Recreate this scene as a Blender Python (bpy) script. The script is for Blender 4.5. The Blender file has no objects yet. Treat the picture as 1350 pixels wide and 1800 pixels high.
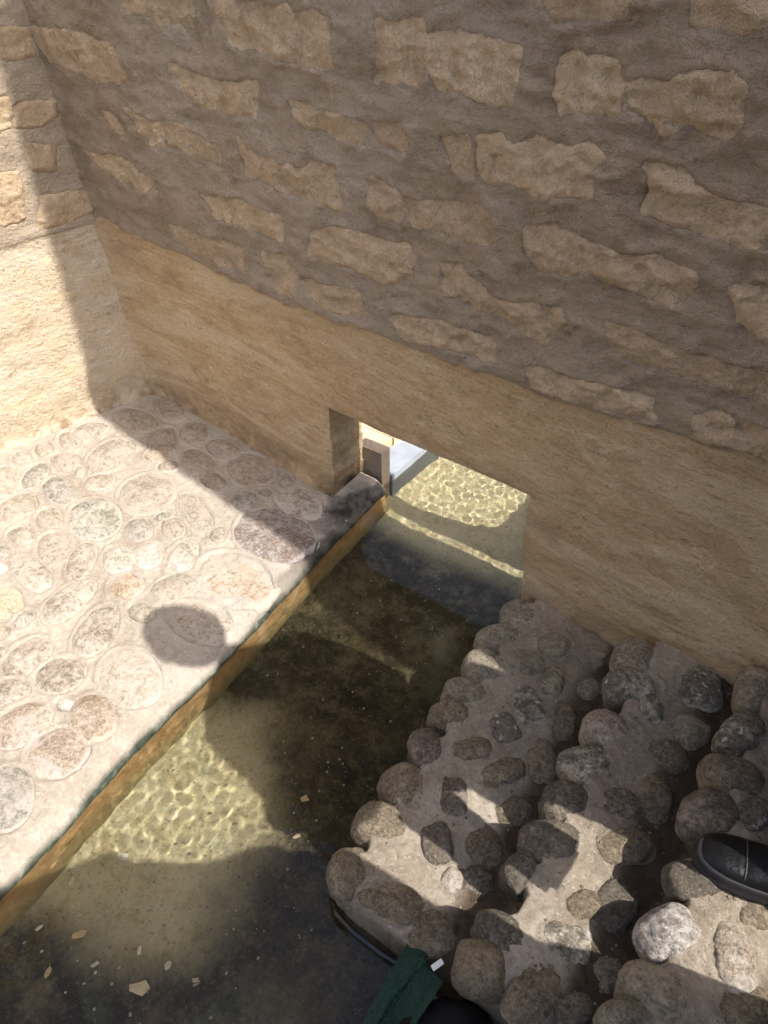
import bpy, bmesh, math, random
import numpy as np
from mathutils import Vector, Matrix

# ------------------------------------------------------------------ camera, world, sun
sc = bpy.context.scene
COL = sc.collection
cam_d = bpy.data.cameras.new('camera'); cam = bpy.data.objects.new('camera', cam_d); COL.objects.link(cam)
cam_d.sensor_fit = 'VERTICAL'; cam_d.sensor_height = 36.0; cam_d.lens = 26.0
cam_d.clip_start = 0.02; cam_d.clip_end = 400
cam.matrix_world = Matrix(((0.81073, -0.36847, 0.45492, 0.0), (0.58529, 0.52657, -0.61657, 0.0), (-0.01236, 0.76613, 0.64256, 1.4), (0, 0, 0, 1)))
sc.camera = cam
SUN_EL = 52.0
w = bpy.data.worlds.new('World'); sc.world = w; w.use_nodes = True
wn = w.node_tree.nodes; bg = wn['Background']
sky = wn.new('ShaderNodeTexSky'); sky.sky_type = 'NISHITA'; sky.sun_disc = False
sky.sun_elevation = math.radians(SUN_EL); sky.sun_rotation = math.radians(90); sky.dust_density = 4.0; sky.air_density = 0.8; sky.ozone_density = 0.6
w.node_tree.links.new(sky.outputs[0], bg.inputs[0]); bg.inputs[1].default_value = 0.15
sl = bpy.data.lights.new('sun', 'SUN'); sl.energy = 3.6; sl.angle = math.radians(0.45); sl.color = (1.0, 0.955, 0.895)
sun = bpy.data.objects.new('sun', sl); COL.objects.link(sun)
TE = math.tan(math.radians(SUN_EL))
sun.rotation_euler = Vector((1.0, 0.0, TE)).to_track_quat('Z', 'Y').to_euler()
sun.location = (4, 0, 6)
sl.cycles.is_caustics_light = True
sc.view_settings.view_transform = 'Standard'; sc.view_settings.look = 'None'
sc.view_settings.gamma = 1.0; sc.view_settings.use_curve_mapping = False
sc.view_settings.exposure = 1.15
sc.cycles.max_bounces = 8; sc.cycles.diffuse_bounces = 5; sc.cycles.transmission_bounces = 6; sc.cycles.transparent_max_bounces = 8
sc.cycles.sample_clamp_indirect = 6.0
sc.cycles.use_denoising = True

# ------------------------------------------------------------------ helpers
def hsh(ix, iy, iz, seed):
    h = (ix*374761393 + iy*668265263 + iz*2147483647 + seed*974634777) & 0xffffffff
    h = ((h ^ (h >> 13))*1274126177) & 0xffffffff
    h = ((h ^ (h >> 16))*2246822519) & 0xffffffff
    return ((h ^ (h >> 15)) & 0xffff)/65535.0
def vnoise(P, seed=0):
    P = np.asarray(P, float); F = np.floor(P); I = F.astype(np.int64); f = P-F; f = f*f*f*(f*(f*6-15)+10)
    r = 0
    for dx in (0, 1):
        wx = f[..., 0] if dx else 1-f[..., 0]
        for dy in (0, 1):
            wy = f[..., 1] if dy else 1-f[..., 1]
            for dz in (0, 1):
                wz = f[..., 2] if dz else 1-f[..., 2]
                r = r+wx*wy*wz*hsh(I[..., 0]+dx, I[..., 1]+dy, I[..., 2]+dz, seed)
    return r*2-1
def fbm(x, y, z, s, octv=3, seed=0, g=0.5):
    x, y, z = np.broadcast_arrays(np.asarray(x, float), np.asarray(y, float), np.asarray(z, float))
    P = np.stack([x, y, z], -1)*s; a = 1.0; r = 0; t = 0
    for k in range(octv):
        r = r+a*vnoise(P*(2.03**k)+17.3*k, seed+k*13); t += a; a *= g
    return r/t
def smooth(a, b, v):
    t = np.clip((np.asarray(v, float)-a)/(b-a), 0, 1); return t*t*(3-2*t)
def setp(o, label=None, cat=None, group=None, kind=None):
    if label: o['label'] = label
    if cat: o['category'] = cat
    if group: o['group'] = group
    if kind: o['kind'] = kind
    return o
def link(name, me, mat, parent=None):
    o = bpy.data.objects.new(name, me); COL.objects.link(o)
    if mat and not me.materials: me.materials.append(mat)
    if parent: o.parent = parent
    return o
def mesh_vf(name, V, F, mat, parent=None, smoothf=True, attrs=None):
    me = bpy.data.meshes.new(name)
    me.from_pydata([tuple(map(float, v)) for v in V], [], [tuple(map(int, f)) for f in F]); me.update()
    if smoothf: me.polygons.foreach_set('use_smooth', np.ones(len(me.polygons), bool))
    if attrs:
        for k, a in attrs.items():
            at = me.attributes.new(k, 'FLOAT', 'POINT'); at.data.foreach_set('value', np.asarray(a, np.float32).ravel())
    return link(name, me, mat, parent)
def grid_faces(n, m, mask=None, flip=False):
    i, j = np.meshgrid(np.arange(n-1), np.arange(m-1), indexing='ij')
    a = i*m+j; q = np.stack([a, a+m, a+m+1, a+1], -1)
    if flip: q = q[..., ::-1]
    q = q[mask] if mask is not None else q.reshape(-1, 4)
    return q.reshape(-1, 4)
def grid_obj(name, X, Y, Z, mat, parent=None, mask=None, flip=False, attrs=None, smoothf=True):
    n, m = X.shape; V = np.stack([X, Y, Z], -1).reshape(-1, 3); F = grid_faces(n, m, mask, flip)
    me = bpy.data.meshes.new(name)
    me.vertices.add(len(V)); me.vertices.foreach_set('co', V.astype(np.float32).ravel())
    me.loops.add(len(F)*4); me.loops.foreach_set('vertex_index', F.astype(np.int32).ravel())
    me.polygons.add(len(F)); me.polygons.foreach_set('loop_start', np.arange(0, len(F)*4, 4, dtype=np.int32))
    me.update(calc_edges=True); me.validate()
    me.polygons.foreach_set('use_smooth', np.full(len(me.polygons), smoothf))
    if attrs:
        for k, a in attrs.items():
            at = me.attributes.new(k, 'FLOAT', 'POINT'); at.data.foreach_set('value', np.asarray(a, np.float32).ravel())
    return link(name, me, mat, parent)
def steps_of(*segs):
    out = []
    for a, b, d in segs:
        n = max(1, int(round((b-a)/d))); out += list(np.linspace(a, b, n, endpoint=False))
    out.append(segs[-1][1]); return np.array(out)

# ------------------------------------------------------------------ materials
class NT:
    def __init__(s, name):
        s.m = bpy.data.materials.new(name); s.m.use_nodes = True; s.t = s.m.node_tree; s.n = s.t.nodes; s.p = s.n['Principled BSDF']
        s.geo = s.n.new('ShaderNodeNewGeometry'); s.pos = s.geo.outputs['Position']
    def lk(s, a, b): s.t.links.new(a, b)
    def mapv(s, v, sc3=(1, 1, 1), rot=(0, 0, 0), loc=(0, 0, 0)):
        n = s.n.new('ShaderNodeMapping'); s.lk(v, n.inputs[0]); n.inputs['Scale'].default_value = sc3; n.inputs['Rotation'].default_value = rot
        n.inputs['Location'].default_value = loc; return n.outputs[0]
    def noise(s, scale, det=4, rough=0.55, dist=0.0, v=None):
        n = s.n.new('ShaderNodeTexNoise'); n.inputs['Scale'].default_value = scale; n.inputs['Detail'].default_value = det
        n.inputs['Roughness'].default_value = rough; n.inputs['Distortion'].default_value = dist
        s.lk(v if v is not None else s.pos, n.inputs['Vector']); return n.outputs['Fac']
    def voro(s, scale, v=None, feat='F1'):
        n = s.n.new('ShaderNodeTexVoronoi'); n.feature = feat; n.inputs['Scale'].default_value = scale
        s.lk(v if v is not None else s.pos, n.inputs['Vector']); return n.outputs['Distance']
    def ramp(s, f, stops):
        n = s.n.new('ShaderNodeValToRGB'); s.lk(f, n.inputs[0]); e = n.color_ramp.elements
        for i, (p, c) in enumerate(stops):
            el = e[i] if i < 2 else e.new(p)
            el.position = p; el.color = (*c, 1) if not isinstance(c, (int, float)) else (c, c, c, 1)
        return n.outputs[0]
    def mr(s, f, a, b, c=0.0, d=1.0):
        n = s.n.new('ShaderNodeMapRange'); s.lk(f, n.inputs[0])
        for i, v in enumerate((a, b, c, d)): n.inputs[i+1].default_value = v
        return n.outputs[0]
    def math(s, op, a, b=None):
        n = s.n.new('ShaderNodeMath'); n.operation = op
        for i, v in enumerate((a, b)):
            if v is None: continue
            if isinstance(v, (int, float)): n.inputs[i].default_value = v
            else: s.lk(v, n.inputs[i])
        return n.outputs[0]
    def mix(s, f, a, b, mode='MIX'):
        n = s.n.new('ShaderNodeMix'); n.data_type = 'RGBA'; n.blend_type = mode
        for sock, v in ((n.inputs[0], f), (n.inputs[6], a), (n.inputs[7], b)):
            if isinstance(v, (int, float)): sock.default_value = v
            elif isinstance(v, tuple): sock.default_value = (*v, 1)
            else: s.lk(v, sock)
        return n.outputs[2]
    def attr(s, name):
        n = s.n.new('ShaderNodeAttribute'); n.attribute_name = name; return n.outputs['Fac']
    def sep(s):
        n = s.n.new('ShaderNodeSeparateXYZ'); s.lk(s.pos, n.inputs[0]); return n.outputs
    def rand(s):
        n = s.n.new('ShaderNodeObjectInfo'); return n.outputs['Random']
    def bump(s, h, dist, strength=1.0, prev=None):
        n = s.n.new('ShaderNodeBump'); n.inputs['Distance'].default_value = dist; n.inputs['Strength'].default_value = strength
        s.lk(h, n.inputs['Height'])
        if prev is not None: s.lk(prev, n.inputs['Normal'])
        return n.outputs[0]
    def out(s, col, nrm=None, rough=0.9, spec=0.3):
        if isinstance(col, tuple): s.p.inputs['Base Color'].default_value = (*col, 1)
        else: s.lk(col, s.p.inputs['Base Color'])
        if nrm is not None: s.lk(nrm, s.p.inputs['Normal'])
        if isinstance(rough, (int, float)): s.p.inputs['Roughness'].default_value = rough
        else: s.lk(rough, s.p.inputs['Roughness'])
        s.p.inputs['Specular IOR Level'].default_value = spec
        return s.m

def mat_wall():
    t = NT('adobe_wall')
    up = t.attr('upper'); sepo = t.sep()
    n1 = t.noise(3.0, 5, 0.6); n2 = t.noise(14, 6, 0.65, 0.6); n3 = t.noise(90, 4, 0.7)
    # brushed streaks of the render coat
    brush = t.math('ADD', t.math('MULTIPLY', t.noise(7, 7, 0.72, 0.5, t.mapv(t.pos, (1.0, 1, 2.6), (0, 0.3, 0))), 0.55), t.math('MULTIPLY', t.noise(20, 7, 0.75, 0.4, t.mapv(t.pos, (0.6, 1, 6.0), (0, 0.12, 0))), 0.45))
    mort = t.ramp(n1, [(0.3, (0.275, 0.208, 0.142)), (0.5, (0.345, 0.268, 0.188)), (0.72, (0.41, 0.333, 0.245))])
    mort = t.mix(t.mr(n2, 0.38, 0.7), mort, (0.43, 0.335, 0.245))
    mort = t.mix(t.mr(t.noise(1.7, 3, 0.5, 0.3, t.mapv(t.pos, (1, 1, 1), (0, 0, 0), (5, 2, 1))), 0.5, 0.72, 0, 0.6), mort, (0.44, 0.375, 0.30))
    mort = t.mix(t.mr(t.noise(6, 6, 0.7, 1.0, t.mapv(t.pos, (1, 1, 2.2), (0, 0, 0), (9, 0, 3))), 0.52, 0.75, 0, 0.7), mort, (0.19, 0.13, 0.08))
    pl = t.ramp(brush, [(0.36, (0.448, 0.300, 0.162)), (0.5, (0.594, 0.420, 0.237)), (0.66, (0.717, 0.545, 0.332))])
    pl = t.mix(t.mr(n1, 0.4, 0.7, 0, 0.55), pl, (0.538, 0.402, 0.245))
    pl = t.mix(t.mr(t.noise(22, 6, 0.75, 1.2, t.mapv(t.pos, (1, 1, 3))), 0.56, 0.74, 0, 0.75), pl, (0.60, 0.49, 0.345))
    pl = t.mix(t.mr(t.noise(5, 7, 0.7, 0.7, t.mapv(t.pos, (1, 1, 1.8), (0, 0, 0), (3, 3, 3))), 0.55, 0.7, 0, 0.55), pl, (0.34, 0.22, 0.12))
    # dirt line near the foot of the wall and black wet stain by the jamb
    f = t.mr(t.math('ADD', up, t.math('MULTIPLY', t.math('SUBTRACT', n2, 0.5), 2.2)), 0.35, 0.65)
    pl = t.mix(t.math('MULTIPLY', t.attr('pale'), t.mr(n1, 0.3, 0.6, 0.6, 1.0)), pl, t.mix(t.mr(brush, 0.4, 0.6), (0.56, 0.46, 0.335), (0.70, 0.62, 0.50)))
    mort = t.mix(t.math('MULTIPLY', t.attr('pale'), 0.5), mort, (0.5, 0.42, 0.32))
    wipe = t.noise(3.2, 8, 0.7, 1.4, t.mapv(t.pos, (0.55, 1, 2.4), (0, 0.5, 0), (2, 2, 6)))
    pl = t.mix(t.mr(wipe, 0.51, 0.60, 0, 0.8), pl, (0.682, 0.540, 0.351)); pl = t.mix(t.mr(wipe, 0.44, 0.36, 0, 0.6), pl, (0.40, 0.27, 0.17))
    fl_ = t.noise(42, 6, 0.8, 0.6, t.mapv(t.pos, (0.5, 1, 1.6), (0, 0.4, 0))); pl = t.mix(t.mr(fl_, 0.57, 0.64, 0, 0.6), pl, (0.734, 0.604, 0.400)); pl = t.mix(t.mr(fl_, 0.42, 0.36, 0, 0.6), pl, (0.30, 0.195, 0.115))
    # water marks low on the wall
    pl = t.mix(t.math('MULTIPLY', t.mr(sepo[2], 0.16, 0.05), t.mr(n2, 0.42, 0.62)), pl, (0.30, 0.21, 0.13))
    col = t.mix(f, pl, mort)
    wet = t.math('MULTIPLY', t.attr('wet'), t.mr(n2, 0.3, 0.55, 0.55, 1.0))
    col = t.mix(wet, col, (0.025, 0.022, 0.016))
    spk = t.mr(n3, 0.62, 0.72, 0, 0.6); col = t.mix(spk, col, (0.17, 0.12, 0.08))
    h = t.math('ADD', t.math('MULTIPLY', n2, 0.6), t.math('MULTIPLY', n3, 0.25))
    nb = t.bump(h, 0.019, 1.0)
    nb = t.bump(brush, 0.016, 0.8, nb)
    nb = t.bump(n3, 0.006, 0.8, nb)
    
    return t.out(col, nb, 0.93, 0.2)
def mat_brick(gold=0.0):
    t = NT('adobe_brick'); n = t.noise(26, 6, 0.7); n2 = t.noise(125, 5, 0.8); r = t.rand()
    col = t.ramp(n, [(0.3, (0.62, 0.45, 0.28)), (0.52, (0.79, 0.60, 0.395)), (0.75, (0.85, 0.68, 0.475))])
    col = t.mix(t.mr(r, 0, 1, 0, 0.35), col, (0.52, 0.37, 0.245))
    col = t.mix(t.mr(t.noise(9, 5, 0.7, 0.8), 0.54, 0.72, 0, 0.55), col, (0.42, 0.33, 0.245))
    col = t.mix(t.mr(n2, 0.55, 0.68, 0, 0.6), col, (0.84, 0.71, 0.53)); col = t.mix(t.mr(n2, 0.45, 0.34, 0, 0.5), col, (0.33, 0.22, 0.13))
    nb = t.bump(n2, 0.014, 1.0); nb = t.bump(t.noise(55, 6, 0.75), 0.02, 0.9, nb)
    return t.out(col, nb, 0.95, 0.15)
def mat_mortar(name, a, b, c, dark, algae=False, bumpk=1.0):
    t = NT(name); n1 = t.noise(4, 5, 0.6); n2 = t.noise(24, 7, 0.7, 0.6); n3 = t.noise(115, 6, 0.8)
    col = t.ramp(n1, [(0.3, a), (0.52, b), (0.74, c)])
    col = t.mix(t.mr(n2, 0.5, 0.7, 0, 0.6), col, c)
    col = t.mix(t.mr(t.noise(11, 7, 0.75, 0.9, t.mapv(t.pos, (1, 1, 1), (0, 0, 0), (2, 7, 1))), 0.56, 0.7, 0, 0.55), col, dark)
    col = t.mix(t.mr(n3, 0.54, 0.66, 0, 0.65), col, dark); col = t.mix(t.mr(n3, 0.46, 0.36, 0, 0.5), col, tuple(min(0.8, x*1.3) for x in c))
    rough = 0.92
    if algae:
        col = t.mix(t.math('MULTIPLY', t.attr('soil_shade'), t.mr(n2, 0.3, 0.55, 0.75, 1.0)), col, (0.075, 0.052, 0.034))
        col = t.mix(t.attr('algae'), col, t.ramp(n2, [(0.35, (0.02, 0.026, 0.02)), (0.55, (0.06, 0.08, 0.06)), (0.7, (0.3, 0.32, 0.27))]))
        wet = t.attr('wet'); col = t.mix(wet, col, t.mix(t.mr(n2, 0.4, 0.6), (0.02, 0.018, 0.014), (0.12, 0.10, 0.08))); rough = t.mr(wet, 0, 1, 0.92, 0.55)
    h = t.math('ADD', t.math('MULTIPLY', n2, 0.6), t.math('MULTIPLY', n3, 0.35))
    nb = t.bump(h, 0.008*bumpk, 0.9); nb = t.bump(t.noise(420, 3, 0.7), 0.0012, 0.8, nb)
    return t.out(col, nb, rough, 0.2)
def mat_stone(name, base, alt, dust, dustamt, pit, spot=0.0, rough=0.85):
    t = NT(name)
    tc = t.n.new('ShaderNodeTexCoord').outputs['Object']; r = t.rand()
    comb = t.n.new('ShaderNodeCombineXYZ'); t.lk(t.math('MULTIPLY', r, 37.0), comb.inputs[0]); t.lk(t.math('MULTIPLY', r, 91.0), comb.inputs[1])
    va = t.n.new('ShaderNodeVectorMath'); va.operation = 'ADD'; t.lk(t.pos, va.inputs[0]); t.lk(comb.outputs[0], va.inputs[1]); v = va.outputs[0]
    n1 = t.noise(18, 5, 0.6, 0.5, v); n2 = t.noise(75, 6, 0.75, 0.3, v); n3 = t.noise(170, 5, 0.85, 0, v)
    col = t.mix(t.mr(n1, 0.38, 0.62), base, alt)
    col = t.mix(t.mr(r, 0, 1, 0, 0.35), col, tuple(0.6*x for x in alt))
    col = t.mix(t.mr(n3, 0.52, 0.62, 0, 0.85), col, tuple(min(1, x*2.0+0.05) for x in base))
    col = t.mix(t.mr(n3, 0.47, 0.37, 0, 0.85), col, tuple(x*0.35 for x in base))
    # lime dust and mortar smears caught in the grain of the stone
    d = t.math('ADD', t.math('MULTIPLY', n2, 0.55), t.math('MULTIPLY', t.noise(11, 6, 0.7, 0.8, v), 0.45))
    fl = t.math('ADD', d, t.math('MULTIPLY', t.attr('rim'), 0.22))
    col = t.mix(t.mr(fl, 0.62-dustamt*0.22, 0.70-dustamt*0.16), col, dust)
    col = t.mix(t.mr(t.noise(34, 7, 0.8, 0.4, v), 0.55, 0.63, 0, 0.55), col, tuple(0.5*x for x in base))
    if spot: col = t.mix(t.mr(t.noise(55, 2, 0.5, 0, v), 0.66-spot*0.04, 0.69-spot*0.03), col, (0.62, 0.6, 0.55))
    h = t.math('ADD', t.math('MULTIPLY', n2, 0.7), t.math('MULTIPLY', n3, 0.3))
    nb = t.bump(h, 0.009*pit, 1.0); nb = t.bump(n1, 0.010, 0.6, nb)
    return t.out(col, nb, rough, 0.3)

LM = (0.72, 0.64, 0.53)
M = {}
M['wall'] = mat_wall(); M['brick'] = mat_brick()
M['ledge'] = mat_mortar('lime_mortar', (0.31, 0.262, 0.205), (0.395, 0.345, 0.283), (0.485, 0.44, 0.38), (0.23, 0.185, 0.14), True, 1.9)
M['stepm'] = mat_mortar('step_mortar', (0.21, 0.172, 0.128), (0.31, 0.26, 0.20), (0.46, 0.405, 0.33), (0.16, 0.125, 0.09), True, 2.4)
# stones of the pale ledge
M['s'] = mat_stone('shade_stone', (0.229, 0.192, 0.141), (0.319, 0.267, 0.188), (0.459, 0.38, 0.314), 0.83, 1.5)
M['p'] = mat_stone('pale_stone', (0.269, 0.228, 0.166), (0.345, 0.296, 0.214), (0.49, 0.426, 0.358), 0.88, 1.5)
M['g'] = mat_stone('grey_stone', (0.21, 0.198, 0.156), (0.295, 0.274, 0.215), (0.49, 0.433, 0.381), 0.78, 1.5)
M['e'] = mat_stone('green_grey_stone', (0.155, 0.157, 0.114), (0.248, 0.246, 0.181), (0.522, 0.471, 0.403), 0.88, 1.5)
M['b'] = mat_stone('brown_grey_stone', (0.21, 0.172, 0.123), (0.299, 0.245, 0.178), (0.522, 0.456, 0.388), 0.88, 1.5)
M['b2'] = mat_stone('brown_stone', (0.239, 0.181, 0.121), (0.319, 0.246, 0.167), (0.522, 0.441, 0.358), 0.74, 1.5)
M['w'] = mat_stone('white_stone', (0.277, 0.25, 0.191), (0.387, 0.358, 0.276), (0.585, 0.532, 0.462), 0.97, 1.5)
M['o'] = mat_stone('orange_stone', (0.356, 0.254, 0.161), (0.429, 0.333, 0.229), (0.553, 0.479, 0.395), 0.83, 1.5)
M['o2'] = mat_stone('buff_stone', (0.34, 0.275, 0.199), (0.394, 0.339, 0.252), (0.553, 0.479, 0.41), 0.88, 1.5)
M['k'] = mat_stone('pink_stone', (0.31, 0.236, 0.174), (0.376, 0.31, 0.234), (0.538, 0.464, 0.403), 0.83, 1.5)
M['r'] = mat_stone('red_stone', (0.19, 0.135, 0.105), (0.29, 0.235, 0.19), (0.44, 0.4, 0.376), 0.7, 1.5)
M['y'] = mat_stone('yellow_stone', (0.409, 0.36, 0.24), (0.448, 0.392, 0.267), (0.6, 0.532, 0.432), 0.78, 1.5)
# darker stones of the steps
M['tg'] = mat_stone('step_grey_stone', (0.218, 0.188, 0.135), (0.32, 0.279, 0.204), (0.499, 0.42, 0.317), 0.6, 2.2, 0)
M['tb'] = mat_stone('step_brown_stone', (0.177, 0.142, 0.095), (0.275, 0.222, 0.154), (0.437, 0.35, 0.246), 0.52, 2.2, 0)
M['tr'] = mat_stone('step_red_stone', (0.14, 0.106, 0.078), (0.19, 0.168, 0.132), (0.42, 0.35, 0.29), 0.55, 2.2, 0)
M['tw'] = mat_stone('mottled_stone', (0.142, 0.124, 0.097), (0.24, 0.211, 0.162), (0.603, 0.54, 0.431), 0.65, 2.2, 0.4)
M['td'] = mat_stone('dark_stone', (0.108, 0.091, 0.071), (0.179, 0.152, 0.116), (0.374, 0.32, 0.246), 0.45, 2.2, 0)
M['tk'] = mat_stone('step_pink_stone', (0.324, 0.251, 0.189), (0.396, 0.326, 0.252), (0.6, 0.54, 0.46), 0.7, 2.2, 0)
M['tk2'] = mat_stone('speckled_stone', (0.247, 0.2, 0.17), (0.323, 0.27, 0.235), (0.72, 0.69, 0.63), 0.8, 2.2, 0.4)

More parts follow.
